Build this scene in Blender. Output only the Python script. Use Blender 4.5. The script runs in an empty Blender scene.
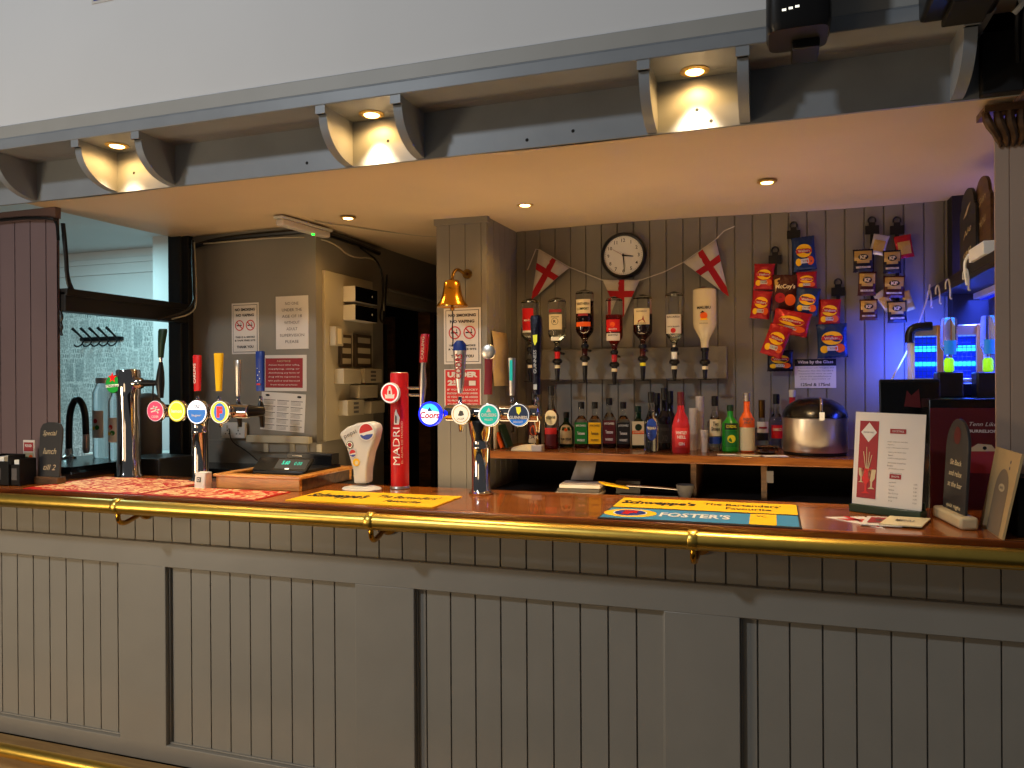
import bpy, bmesh, math, random
from mathutils import Vector, Matrix, Euler
random.seed(7)
PI = math.pi
scn = bpy.context.scene
COL = scn.collection
# ------------------------------------------------------------------ camera
CAM = Vector((0, -2.35, 1.55)); YAW = math.radians(18.7)
cd = bpy.data.cameras.new('camera'); cam = bpy.data.objects.new('camera', cd); COL.objects.link(cam)
cd.sensor_width = 36; cd.lens = 27.0; cd.clip_start = .05
RM = Matrix.Rotation(YAW, 3, 'Z') @ Matrix.Rotation(PI/2 - math.radians(.1), 3, 'X') @ Matrix.Rotation(-math.radians(.36), 3, 'Z')
cam.matrix_world = Matrix.Translation(CAM) @ RM.to_4x4()
scn.camera = cam
# ------------------------------------------------------------------ world, lights, exposure
scn.view_settings.view_transform = 'Standard'; scn.view_settings.look = 'None'
scn.view_settings.gamma = 1; scn.view_settings.use_curve_mapping = False
scn.view_settings.exposure = 0.15
w = bpy.data.worlds.new('world'); scn.world = w; w.use_nodes = True
w.node_tree.nodes['Background'].inputs[0].default_value = (.62, .64, .68, 1)
w.node_tree.nodes['Background'].inputs[1].default_value = .085

def light(name, kind, loc, power, color, size=.1, target=None, spot=None, blend=.5, sizey=None):
    l = bpy.data.lights.new(name, kind); l.energy = power; l.color = color
    if kind == 'AREA':
        l.size = size
        if sizey: l.shape = 'RECTANGLE'; l.size_y = sizey
    else: l.shadow_soft_size = size
    if kind == 'SPOT': l.spot_size = math.radians(spot); l.spot_blend = blend
    o = bpy.data.objects.new(name, l); COL.objects.link(o); o.location = loc
    if target is not None:
        o.rotation_euler = (Vector(target) - Vector(loc)).to_track_quat('-Z', 'Y').to_euler()
    return o
WARM = (1, .56, .17)
light('window_daylight', 'AREA', (-3.6, -4.4, 4.6), 90, (.84, .92, 1), .35, (-.8, 0, 1.8))
light('warm_fill_left', 'AREA', (-3.8, -2.3, 1.0), 30, (1, .76, .48), .8, (-2.2, 0, .5))  # added fill that warms the left of the bar front, no fixture
light('ceiling_bounce_fill', 'AREA', (-1.0, .86, 1.0), 13, (1, .70, .36), 3.2, (-1.0, .86, 3), sizey=.25)  # added upward fill in place of bounce on the bar ceiling
light('warm_fill_ceiling', 'AREA', (-2.2, -4.2, 1.2), 7, (1, .74, .46), 1.2, (-.8, 1.2, 2.3))  # added warm fill from the customer side, aimed at the bar ceiling
light('side_room_light', 'AREA', (-4.6, 1.3, 2.45), 22, (.48, .92, 1), .9, (-4.6, 1.7, 0))

# ------------------------------------------------------------------ helpers
F = 768.0
def ray(x, y): return RM @ Vector(((x-512)/F, -(y-384)/F, -1))
def PY(x, y, Y): d = ray(x, y); return CAM + d*((Y-CAM.y)/d.y)
def PZ(x, y, z): d = ray(x, y); return CAM + d*((z-CAM.z)/d.z)
def PX(x, y, X): d = ray(x, y); return CAM + d*((X-CAM.x)/d.x)
def mpp(p): return (RM.transposed() @ (Vector(p)-CAM)).z * -1 / F      # metres per pixel at a point

def lin(c):
    return tuple(((v/255)/12.92 if v/255 <= .04045 else ((v/255+.055)/1.055)**2.4) for v in c[:3]) + (1,)
MATS = {}
def mat(name, rgb, rough=.5, metal=0, trans=0, emit=0, emitc=None, var=0, vs=30, bump=0, bs=60, coat=0, ior=1.45, alpha=1):
    if name in MATS: return name
    m = bpy.data.materials.new(name); m.use_nodes = True; MATS[name] = m
    nt = m.node_tree; b = nt.nodes['Principled BSDF']
    b.inputs['Base Color'].default_value = lin(rgb); b.inputs['Roughness'].default_value = rough
    b.inputs['Metallic'].default_value = metal; b.inputs['Transmission Weight'].default_value = trans
    b.inputs['IOR'].default_value = ior; b.inputs['Coat Weight'].default_value = coat; b.inputs['Alpha'].default_value = alpha
    if emit:
        b.inputs['Emission Color'].default_value = lin(emitc or rgb); b.inputs['Emission Strength'].default_value = emit
    if var or bump:
        tc = nt.nodes.new('ShaderNodeTexCoord')
        n = nt.nodes.new('ShaderNodeTexNoise'); n.inputs['Scale'].default_value = vs if var else bs; n.inputs['Detail'].default_value = 5
        nt.links.new(tc.outputs['Object'], n.inputs['Vector'])
        if var:
            r = nt.nodes.new('ShaderNodeValToRGB'); c = lin(rgb)
            r.color_ramp.elements[0].position = .3; r.color_ramp.elements[1].position = .7
            r.color_ramp.elements[0].color = tuple(v*(1-var) for v in c[:3])+(1,)
            r.color_ramp.elements[1].color = tuple(min(1, v*(1+var)) for v in c[:3])+(1,)
            nt.links.new(n.outputs['Fac'], r.inputs['Fac']); nt.links.new(r.outputs['Color'], b.inputs['Base Color'])
        if bump:
            n2 = nt.nodes.new('ShaderNodeTexNoise'); n2.inputs['Scale'].default_value = bs; n2.inputs['Detail'].default_value = 3
            nt.links.new(tc.outputs['Object'], n2.inputs['Vector'])
            bp = nt.nodes.new('ShaderNodeBump'); bp.inputs['Strength'].default_value = bump; bp.inputs['Distance'].default_value = .01
            nt.links.new(n2.outputs['Fac'], bp.inputs['Height']); nt.links.new(bp.outputs['Normal'], b.inputs['Normal'])
    return name
def wood(name, c1, c2, rough=.25, scale=(1.2, 14, 14), coat=0):
    mat(name, c1, rough, coat=coat); nt = MATS[name].node_tree; b = nt.nodes['Principled BSDF']
    tc = nt.nodes.new('ShaderNodeTexCoord'); mp = nt.nodes.new('ShaderNodeMapping'); mp.inputs['Scale'].default_value = scale
    n = nt.nodes.new('ShaderNodeTexNoise'); n.inputs['Scale'].default_value = 2.2; n.inputs['Detail'].default_value = 7; n.inputs['Distortion'].default_value = 1.2
    r = nt.nodes.new('ShaderNodeValToRGB'); r.color_ramp.elements[0].position = .32; r.color_ramp.elements[1].position = .68
    r.color_ramp.elements[0].color = lin(c1); r.color_ramp.elements[1].color = lin(c2)
    nt.links.new(tc.outputs['Object'], mp.inputs['Vector']); nt.links.new(mp.outputs['Vector'], n.inputs['Vector'])
    nt.links.new(n.outputs['Fac'], r.inputs['Fac']); nt.links.new(r.outputs['Color'], b.inputs['Base Color'])
    return name

# palette
mat('front_paint', (148, 143, 133), .38, var=.04, vs=5, bump=.05, bs=25)
mat('bar_wall_paint', (128, 122, 110), .5, var=.07, vs=3)
mat('reddish_lit_paint', (112, 92, 92), .5, var=.05, vs=4)  # same paint as the bar walls, reddish light tinted into the colour
mat('header_paint', (140, 144, 148), .42, var=.08, vs=6)
mat('cornice_paint', (168, 166, 160), .5, var=.05, vs=5)
mat('upper_wall_paint', (226, 226, 226), .85, var=.02, vs=2)
mat('ceiling_paint', (214, 190, 154), .6, var=.04, vs=2, bump=.15, bs=3)
mat('brass', (234, 196, 92), .34, 1, var=.06, vs=20, bump=.05, bs=30)
mat('bell_brass', (224, 160, 50), .22, 1)
mat('dark_brass', (120, 88, 40), .35, 1)
mat('chrome', (205, 200, 196), .07, 1)
mat('brushed_steel', (215, 205, 192), .34, 1)
mat('black_plastic', (14, 13, 14), .35)
mat('black_gloss', (6, 6, 7), .22)
mat('black_matt', (12, 11, 11), .8)
mat('dark_wood_paint', (22, 19, 18), .5)
mat('charcoal', (42, 42, 44), .5)
mat('white', (238, 236, 228), .5)
mat('paper', (214, 208, 200), .8)
mat('white_plastic', (208, 204, 194), .4)
mat('cream_plastic', (172, 162, 138), .45)
mat('ink', (22, 20, 20), .7)
mat('grey_ink', (92, 88, 86), .8)
mat('red', (206, 22, 26), .45); mat('brown_plastic', (66, 54, 42), .5); mat('arch_print', (128, 112, 90), .8)
mat('sign_red', (196, 32, 30), .5)
mat('dusty_red', (150, 44, 48), .7)
mat('maroon', (84, 14, 20), .5)
mat('yellow', (252, 196, 14), .75)
mat('bright_yellow', (236, 222, 40), .4)
mat('orange', (236, 96, 24), .4)
mat('blue', (28, 60, 150), .4)
mat('sky_blue', (58, 140, 186), .5)
mat('dark_blue', (18, 24, 62), .4)
mat('green', (24, 120, 44), .4)
mat('dark_green', (18, 46, 26), .4)
mat('lime_green', (30, 150, 30), .3, trans=.2)
mat('cream', (226, 210, 168), .6)
mat('kraft', (188, 160, 112), .8)
mat('gold_foil', (196, 160, 82), .35, .4, bump=.7, bs=45)
mat('red_foil', (176, 24, 34), .28, .25, bump=.7, bs=45)
mat('blue_foil', (26, 52, 104), .28, .25, bump=.7, bs=45)
mat('brown_foil', (70, 26, 22), .28, .25, bump=.7, bs=45)
mat('navy_foil', (20, 18, 38), .3, .25, bump=.7, bs=45)
mat('silver_foil', (190, 186, 190), .3, .5)
mat('skin_paper', (196, 178, 140), .7)
mat('cloth_white', (205, 196, 180), .85)
mat('cloth_red', (176, 20, 30), .85)
mat('glass', (240, 245, 242), .02, trans=1)
mat('green_glass', (30, 70, 34), .03, trans=.85)
mat('dark_glass', (14, 10, 9), .08)
mat('amber_liquid', (120, 48, 10), .05, trans=.75, ior=1.36)
mat('deep_amber', (66, 16, 6), .05, trans=.5, ior=1.36)
mat('red_liquid', (180, 30, 20), .05, trans=.7, ior=1.36)
mat('pink_liquid', (232, 60, 66), .08, trans=.5)
mat('cloth_grey', (140, 136, 134), .8); mat('warm_lit_paint', (176, 150, 130), .5, var=.05, vs=4)  # the column's colour has warm light mixed into it
mat('cream_milk', (206, 192, 160), .25)
mat('clear_liquid', (235, 240, 238), .02, trans=1, ior=1.33)
mat('cup_plastic', (226, 214, 204), .25, trans=.2)
mat('lamp_glow', (255, 214, 150), .5, emit=14, emitc=(255, 196, 120))
mat('teal_display', (20, 120, 100), .4, emit=1.2, emitc=(30, 190, 160))
mat('green_led', (30, 255, 60), .4, emit=4)
mat('white_led', (250, 245, 225), .4, emit=1.2)
mat('uv_tube', (60, 190, 255), .4, emit=2.6, emitc=(40, 170, 255))
mat('uv_panel', (20, 40, 160), .4, emit=.35, emitc=(10, 40, 255))
mat('neon_green', (150, 230, 20), .4, emit=.7)
for n_, c_, e_ in [('lens_white', (245, 245, 250), 1.1), ('lens_cyan', (60, 190, 240), 1.3), ('lens_pink', (222, 70, 104), .45), ('lens_yellow', (226, 216, 60), .55),
                   ('lens_blue', (30, 110, 190), .55), ('lens_teal', (20, 170, 150), .6), ('lens_navy', (30, 50, 80), .25), ('lens_cream', (236, 226, 200), .55),
                   ('lens_green', (30, 150, 50), .4), ('lens_red', (230, 24, 30), .7), ('lens_ring_blue', (20, 40, 240), 1.8), ('lens_white_soft', (225, 225, 222), .5)]:
    mat(n_, c_, .3, emit=e_)
wood('counter_wood', (116, 60, 20), (176, 98, 36), .2, (1.0, 12, 12), coat=.5)
wood('counter_edge_wood', (84, 36, 12), (120, 60, 22), .25, (1.0, 12, 12))
wood('shelf_wood', (92, 50, 20), (140, 84, 36), .24, (1.2, 14, 14), coat=.3)
wood('tray_wood', (184, 112, 44), (236, 172, 84), .3, (2, 14, 14))
wood('dark_carved_wood', (70, 48, 30), (110, 78, 48), .4, (2, 12, 12))
wood('tan_floor_wood', (168, 128, 76), (196, 156, 98), .4, (1.5, 10, 10))
# patterned mats: red ground with cream leaf shapes
def bar_mat_pattern():
    n = mat('red_leaf_pattern', (190, 20, 16), .7); nt = MATS[n].node_tree; b = nt.nodes['Principled BSDF']
    tc = nt.nodes.new('ShaderNodeTexCoord'); mp = nt.nodes.new('ShaderNodeMapping'); mp.inputs['Scale'].default_value = (15, 26, 1); mp.inputs['Rotation'].default_value = (0, 0, .4)
    v = nt.nodes.new('ShaderNodeTexNoise'); v.inputs['Scale'].default_value = 1.3; v.inputs['Detail'].default_value = 1.5; v.inputs['Distortion'].default_value = 1.6
    r = nt.nodes.new('ShaderNodeValToRGB'); r.color_ramp.elements[0].position = .49; r.color_ramp.elements[1].position = .53
    r.color_ramp.elements[0].color = lin((186, 22, 16)); r.color_ramp.elements[1].color = lin((232, 196, 142))
    nt.links.new(tc.outputs['Object'], mp.inputs['Vector']); nt.links.new(mp.outputs['Vector'], v.inputs['Vector'])
    nt.links.new(v.outputs['Fac'], r.inputs['Fac']); nt.links.new(r.outputs['Color'], b.inputs['Base Color'])
bar_mat_pattern()
def newsprint():
    n = mat('city_print_wallpaper', (190, 196, 196), .85); nt = MATS[n].node_tree; b = nt.nodes['Principled BSDF']; N = nt.nodes.new; K = nt.links.new
    tc = N('ShaderNodeTexCoord'); mp = N('ShaderNodeMapping'); mp.inputs['Rotation'].default_value = (PI/2, 0, 0); K(tc.outputs['Object'], mp.inputs['Vector'])
    ds = N('ShaderNodeTexNoise'); ds.inputs['Scale'].default_value = 14; ds.inputs['Detail'].default_value = 2; K(mp.outputs['Vector'], ds.inputs['Vector'])
    sc = N('ShaderNodeVectorMath'); sc.operation = 'SCALE'; sc.inputs['Scale'].default_value = .02; K(ds.outputs['Color'], sc.inputs[0])
    ad = N('ShaderNodeVectorMath'); ad.operation = 'ADD'; K(mp.outputs['Vector'], ad.inputs[0]); K(sc.outputs['Vector'], ad.inputs[1])
    cols = []
    for w_, h_, ms, c1, c2 in [(.11, .26, .012, (205, 210, 208), (172, 182, 182)), (.024, .040, .006, (214, 218, 216), (150, 162, 162))]:
        br = N('ShaderNodeTexBrick'); br.inputs['Scale'].default_value = 1; br.inputs['Brick Width'].default_value = w_; br.inputs['Row Height'].default_value = h_; br.inputs['Mortar Size'].default_value = ms
        br.inputs['Color1'].default_value = lin(c1); br.inputs['Color2'].default_value = lin(c2); br.inputs['Mortar'].default_value = lin((226, 230, 228)); K(ad.outputs['Vector'], br.inputs['Vector']); cols.append(br)
    ns = N('ShaderNodeTexNoise'); ns.inputs['Scale'].default_value = 7; ns.inputs['Detail'].default_value = 9; K(mp.outputs['Vector'], ns.inputs['Vector'])
    rr = N('ShaderNodeValToRGB'); rr.color_ramp.elements[0].position = .42; rr.color_ramp.elements[1].position = .60; K(ns.outputs['Fac'], rr.inputs['Fac'])
    mx = N('ShaderNodeMixRGB'); K(rr.outputs['Color'], mx.inputs[0]); K(cols[0].outputs['Color'], mx.inputs[1]); K(cols[1].outputs['Color'], mx.inputs[2])
    n2 = N('ShaderNodeTexNoise'); n2.inputs['Scale'].default_value = 60; n2.inputs['Detail'].default_value = 3; K(mp.outputs['Vector'], n2.inputs['Vector'])
    r2 = N('ShaderNodeValToRGB'); r2.color_ramp.elements[0].position = .44; r2.color_ramp.elements[1].position = .52; r2.color_ramp.elements[0].color = (.62, .64, .65, 1); K(n2.outputs['Fac'], r2.inputs['Fac'])
    m2 = N('ShaderNodeMixRGB'); m2.blend_type = 'MULTIPLY'; m2.inputs[0].default_value = .8; K(mx.outputs['Color'], m2.inputs[1]); K(r2.outputs['Color'], m2.inputs[2]); K(m2.outputs['Color'], b.inputs['Base Color'])
newsprint()

_txt = {}
def text_mesh(s, bold=0.0, shear=0.0):
    k = (s, bold, shear)
    if k not in _txt:
        c = bpy.data.curves.new('t', 'FONT'); c.body = s; c.resolution_u = 2; c.offset = bold; c.shear = shear; c.fill_mode = 'FRONT'
        o = bpy.data.objects.new('t', c); me = bpy.data.meshes.new_from_object(o)
        vs = [(v.co.x, v.co.y) for v in me.vertices]; fs = [tuple(p.vertices) for p in me.polygons]
        bpy.data.objects.remove(o); bpy.data.curves.remove(c); bpy.data.meshes.remove(me)
        x0 = min(v[0] for v in vs); x1 = max(v[0] for v in vs); y0 = min(v[1] for v in vs); y1 = max(v[1] for v in vs)
        _txt[k] = ([((a-x0)/(x1-x0)-.5, (b-y0)/(y1-y0)-.5) for a, b in vs], fs, (x1-x0)/(y1-y0))
    return _txt[k]

def flat(o=(0, 0, 0), ux=(1, 0, 0), uy=(0, 0, 1)):
    o = Vector(o); ux = Vector(ux).normalized(); uy = Vector(uy).normalized(); n = ux.cross(uy)
    return lambda u, v, l: o + ux*u + uy*v + n*l
def curved(R, z=0, cy=0, cx=0):                          # label wrapped round a cylinder, facing -Y
    return lambda u, v, l: Vector((cx + (R+l)*math.sin(u/R), cy-(R+l)*math.cos(u/R), z+v))
STEP = .0006
class MB:
    def __init__(s): s.v = []; s.f = []; s.m = []
    def add(s, vs, fs, m):
        b = len(s.v); s.v += [Vector(v) for v in vs]
        s.f += [tuple(i+b for i in f) for f in fs]; s.m += [m]*len(fs); return s
    def box(s, c, d, m, rot=None):
        x, y, z = [q/2 for q in d]; R_ = Euler(rot).to_matrix() if rot else None
        vs = [Vector((i*x, j*y, k*z)) for i in (-1, 1) for j in (-1, 1) for k in (-1, 1)]
        if R_: vs = [R_ @ v for v in vs]
        c = Vector(c)
        return s.add([v+c for v in vs], [(0, 1, 3, 2), (4, 6, 7, 5), (0, 4, 5, 1), (2, 3, 7, 6), (0, 2, 6, 4), (1, 5, 7, 3)], m)
    def bx(s, x0, x1, y0, y1, z0, z1, m): return s.box(((x0+x1)/2, (y0+y1)/2, (z0+z1)/2), (x1-x0, y1-y0, z1-z0), m)
    def loft(s, secs, m, n=16, sq=1.0, axis='z'):        # secs: (h, cx, cy, rx, ry); sq<1 squarer
        rings = []
        for h, cx, cy, rx, ry in secs:
            r_ = []
            for k in range(n):
                a = 2*PI*k/n; ca, sa = math.cos(a), math.sin(a)
                x = cx + rx*math.copysign(abs(ca)**sq, ca); y = cy + ry*math.copysign(abs(sa)**sq, sa)
                r_.append({'z': (x, y, h), 'y': (x, h, y), 'x': (h, x, y)}[axis])
            rings.append(r_)
        vs = [p for r_ in rings for p in r_]; fs = []
        for i in range(len(rings)-1):
            for k in range(n):
                a = i*n+k; b_ = i*n+(k+1) % n; fs.append((a, b_, b_+n, a+n))
        fs.append(tuple(range(n-1, -1, -1))); fs.append(tuple((len(rings)-1)*n+k for k in range(n)))
        if axis == 'y': fs = [f[::-1] for f in fs]
        return s.add(vs, fs, m)
    def lathe(s, prof, m, n=24, c=(0, 0, 0), axis='z'):  # prof: (r, h)
        return s.loft([(h+{'z': c[2], 'y': c[1], 'x': c[0]}[axis],) + {'z': (c[0], c[1]), 'y': (c[0], c[2]), 'x': (c[1], c[2])}[axis] + (max(r, .0002), max(r, .0002)) for r, h in prof], m, n, 1.0, axis)
    def tube(s, pts, r, m, n=8, smooth=0):
        pts = [Vector(p) for p in pts]
        for _ in range(smooth):
            q = [pts[0]]
            for a, b in zip(pts, pts[1:]): q += [a*.75+b*.25, a*.25+b*.75]
            pts = q + [pts[-1]]
        vs = []; up = None
        for i, p in enumerate(pts):
            d = (pts[min(i+1, len(pts)-1)] - pts[max(i-1, 0)]).normalized()
            if up is None: up = d.orthogonal().normalized()
            up = (up - d*up.dot(d)).normalized(); sd = d.cross(up)
            rr = r[min(len(r)-1, round(i/(len(pts)-1)*(len(r)-1)))] if isinstance(r, list) else r
            vs += [p + (up*math.cos(2*PI*k/n) + sd*math.sin(2*PI*k/n))*rr for k in range(n)]
        fs = [(i*n+k, i*n+(k+1) % n, (i+1)*n+(k+1) % n, (i+1)*n+k) for i in range(len(pts)-1) for k in range(n)]
        fs += [tuple(range(n-1, -1, -1)), tuple((len(pts)-1)*n+k for k in range(n))]
        return s.add(vs, fs, m)
    def prism(s, poly, m, map_, t0, t1):                 # poly 2D, extruded between layers t0..t1 of a map
        n = len(poly)
        vs = [map_(u, v, t0) for u, v in poly] + [map_(u, v, t1) for u, v in poly]
        fs = [tuple(range(n-1, -1, -1)), tuple(range(n, 2*n))] + [(i, (i+1) % n, (i+1) % n+n, i+n) for i in range(n)]
        return s.add(vs, fs, m)
    # --- printed marks on a mapped surface
    def rect(s, cx, cy, w, h, m, map_, layer=1, nu=None, nv=1):
        nu = nu or 1
        vs = []; fs = []
        for j in range(nv+1):
            for i in range(nu+1): vs.append(map_(cx-w/2+w*i/nu, cy-h/2+h*j/nv, layer*STEP))
        for j in range(nv):
            for i in range(nu):
                a = j*(nu+1)+i; fs.append((a, a+1, a+nu+2, a+nu+1))
        return s.add(vs, fs, m)
    def disc(s, cx, cy, rx, m, map_, layer=1, ry=None, n=28, a0=0, a1=2*PI):
        ry = ry or rx; k = n if a1-a0 > 6.2 else n+1
        vs = [map_(cx+rx*math.cos(a0+(a1-a0)*i/n), cy+ry*math.sin(a0+(a1-a0)*i/n), layer*STEP) for i in range(k)]
        return s.add(vs, [tuple(range(k))], m)
    def ring(s, cx, cy, r0, r1, m, map_, layer=1, n=28):
        vs = []
        for i in range(n):
            a = 2*PI*i/n
            vs += [map_(cx+r0*math.cos(a), cy+r0*math.sin(a), layer*STEP), map_(cx+r1*math.cos(a), cy+r1*math.sin(a), layer*STEP)]
        return s.add(vs, [(2*i, 2*i+1, (2*i+3) % (2*n), (2*i+2) % (2*n)) for i in range(n)], m)
    def poly(s, pts, m, map_, layer=1):
        return s.add([map_(u, v, layer*STEP) for u, v in pts], [tuple(range(len(pts)))], m)
    def line(s, a, b, wd, m, map_, layer=1):
        a = Vector(a); b = Vector(b); d = (b-a).normalized(); q = Vector((-d.y, d.x))*wd/2
        return s.poly([a-q, b-q, b+q, a+q], m, map_, layer)
    def text(s, t, cx, cy, w, h, m, map_, layer=2, bold=.012, shear=0, rot=0):
        vs, fs, asp = text_mesh(t, bold, shear)
        if w is None: w = h*asp
        if h is None: h = w/asp
        c_, s_ = math.cos(rot), math.sin(rot)
        P = [(a*w, b*h) for a, b in vs]
        return s.add([map_(cx+a*c_-b*s_, cy+a*s_+b*c_, layer*STEP) for a, b in P], fs, m)
    def build(s, name, parent=None, bevel=0, segs=2, smooth=True, loc=None, rotz=0):
        me = bpy.data.meshes.new(name); me.from_pydata([tuple(v) for v in s.v], [], s.f)
        names = []
        for q in s.m:
            if q not in names: names.append(q)
        for q in names: me.materials.append(MATS[q])
        me.polygons.foreach_set('material_index', [names.index(q) for q in s.m])
        if smooth:
            me.polygons.foreach_set('use_smooth', [True]*len(me.polygons)); me.set_sharp_from_angle(angle=math.radians(38))
        me.update()
        o = bpy.data.objects.new(name, me); COL.objects.link(o)
        if parent: o.parent = parent
        if loc is not None: o.location = loc
        o.rotation_euler.z = rotz
        if bevel:
            md = o.modifiers.new('bevel', 'BEVEL'); md.width = bevel; md.segments = segs; md.limit_method = 'ANGLE'; md.angle_limit = math.radians(40)
        return o
def tag(o, label, cat, group=None):
    o['label'] = label; o['category'] = cat
    if group: o['group'] = group
    return o
def thing(name, label, cat, loc=(0, 0, 0), rotz=0, group=None):
    o = bpy.data.objects.new(name, None); COL.objects.link(o); o.empty_display_size = .05
    o.location = loc; o.rotation_euler.z = rotz
    return tag(o, label, cat, group)
def struct(o): o['kind'] = 'structure'; return o
def boards(mb, x0, x1, z0, z1, y, pitch, phase, m, gw=.006, gd=.008, map3=None):   # tongue and groove, facing -Y
    map3 = map3 or (lambda x, yy, z: (x, yy, z))
    k = math.ceil((x0-phase)/pitch); xs = []
    while phase+k*pitch < x1: xs.append(phase+k*pitch); k += 1
    prof = [(x0, y)]
    for g in xs:
        if g-gw/2 <= x0 or g+gw/2 >= x1: continue
        prof += [(g-gw/2, y), (g-gw/4, y+gd), (g+gw/4, y+gd), (g+gw/2, y)]
    prof.append((x1, y))
    vs = [map3(x, yy, z0) for x, yy in prof] + [map3(x, yy, z1) for x, yy in prof]; n = len(prof)
    mb.add(vs, [(i, i+1, n+i+1, n+i) for i in range(n-1)], m)
    return mb

# =================================================================== SETTING
ZC = 1.123                                   # counter top
struct(MB().bx(-7, 3, -3.5, 3.2, -.05, 0, 'black_matt').build('floor'))
fl = MB(); fl.bx(-4, 1.6, -.32, .14, 0, .012, 'tan_floor_wood'); struct(fl.build('trim_1'))
struct(MB().bx(-7, 4, -.02, .30, 2.616, 3.6, 'upper_wall_paint').build('wall_front'))
t = MB(); t.bx(-7, 4, -.032, .1, 2.562, 2.616, 'cornice_paint'); struct(t.build('trim_2', bevel=.004))
t = MB(); t.bx(-7, .56, -.045, .1, 2.514, 2.556, 'header_paint').bx(-7, .56, -.038, .1, 2.556, 2.563, 'header_paint'); struct(t.build('trim_3', bevel=.003))
t = MB(); t.bx(-7, 1.12, .1, .30, 2.5145, 2.616, 'header_paint'); struct(t.build('trim_4'))
t = MB(); t.bx(-7, 1.12, .15, .163, 2.35, 2.52, 'header_paint')
mp_ = flat((0, .15, 0), (1, 0, 0), (0, 0, 1))
for px, py in [(307, 163), (527, 140), (573, 131), (388, 141), (134, 173), (697, 110), (711, 121)]:
    p = PY(px, py, .15); t.disc(p.x, p.z, .006, 'black_matt', mp_, 1, n=10)
struct(t.build('trim_5'))
# ceiling over the bar (gently uneven plaster)
t = MB(); N = 24; vs = []; fs = []
for j in range(N+1):
    for i in range(N+1):
        x = -3.10 + 4.3*i/N; y = .16 + 2.9*j/N
        vs.append((x, y, 2.352 + .006*math.sin(x*3.1+y*2.2) + (.012*(y-.15))))
for j in range(N):
    for i in range(N): a = j*(N+1)+i; fs.append((a, a+N+1, a+N+2, a+1))
t.add(vs, fs, 'ceiling_paint'); t.bx(-3.10, 1.2, .3, 3.06, 2.41, 2.47, 'ceiling_paint'); struct(t.build('ceiling'))
# back wall
XB0, XB1 = -1.306, .76
t = MB(); boards(t, XB0, XB1, 0, 2.40, 1.60, .0835, -.922, 'bar_wall_paint', .007, .007); t.bx(XB0, XB1+.5, 1.612, 1.70, 0, 2.42, 'bar_wall_paint')
struct(t.build('wall_back'))
t = MB(); t.bx(XB1, .90, 1.50, 1.61, 0, 2.40, 'dark_wood_paint'); struct(t.build('trim_6'))
t = MB(); t.bx(1.02, 1.10, .2, 1.70, 0, 2.44, 'upper_wall_paint'); struct(t.build('wall_right'))
# pillar with the bell: front face and boarded return
XP0, XP1 = -1.573, -1.308
t = MB(); t.bx(XP0, XP1-.008, 1.15, 1.72, 0, 2.40, 'bar_wall_paint')
boards(t, XP0, XP1, 0, 2.345, 1.142, .0835, XP0+.07, 'bar_wall_paint', .004, .003)
boards(t, 1.142, 1.60, 0, 2.40, 0, .0835, 1.16, 'bar_wall_paint', .006, .006, lambda x, yy, z: (XP1-yy, x, z))
t.bx(XP0-.008, XP1+.01, 1.128, 1.16, 2.33, 2.365, 'bar_wall_paint')
struct(t.build('wall_pillar'))
# door way and passage behind, its walls coloured black to stand for the darkness
DX0 = -2.226
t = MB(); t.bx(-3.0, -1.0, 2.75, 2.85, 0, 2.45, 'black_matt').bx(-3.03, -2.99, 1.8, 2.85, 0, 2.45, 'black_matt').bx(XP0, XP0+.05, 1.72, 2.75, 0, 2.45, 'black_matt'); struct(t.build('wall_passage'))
t = MB(); zl = PX(384, 303, DX0).z; t.bx(DX0-.08, DX0, 1.80, 2.75, zl+.02, 2.42, 'bar_wall_paint').bx(DX0-.06, DX0+.03, 1.80, 2.75, zl, zl+.075, 'bar_wall_paint').bx(DX0-.06, DX0+.045, 1.80, 2.75, zl+.07, zl+.085, 'bar_wall_paint').bx(DX0-.08, DX0+.01, 2.45, 2.53, 0, zl, 'dark_carved_wood')
struct(t.build('trim_7', bevel=.004))
dr = MB(); dr.bx(-2.70, -2.42, 2.30, 2.34, 0, 2.0, 'dark_carved_wood')
for z0, z1 in [(.2, .9), (1.0, 1.45), (1.55, 1.95)]:
    dr.bx(-2.66, -2.46, 2.285, 2.30, z0, z1, 'charcoal')
o = dr.build('door_1', bevel=.004); struct(o)
MB().lathe([(.006, -.04), (.006, -.02), (.016, -.015), (.018, 0), (.008, .006)], 'chrome', 12, (-2.45, 2.27, 1.1), 'y').build('door_handle', o)
# left wall with the notices, and its return with the electrical boxes
WL = 1.08
t = MB(); t.bx(-3.02, DX0, WL, 1.80, 0, 2.41, 'bar_wall_paint'); struct(t.build('wall_left'))
t = MB(); t.bx(-3.02, DX0+.012, WL-.012, WL, 0, 1.25, 'bar_wall_paint'); t.bx(DX0, DX0+.012, WL-.012, 1.78, 0, 1.25, 'bar_wall_paint'); struct(t.build('trim_8', bevel=.002))
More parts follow.
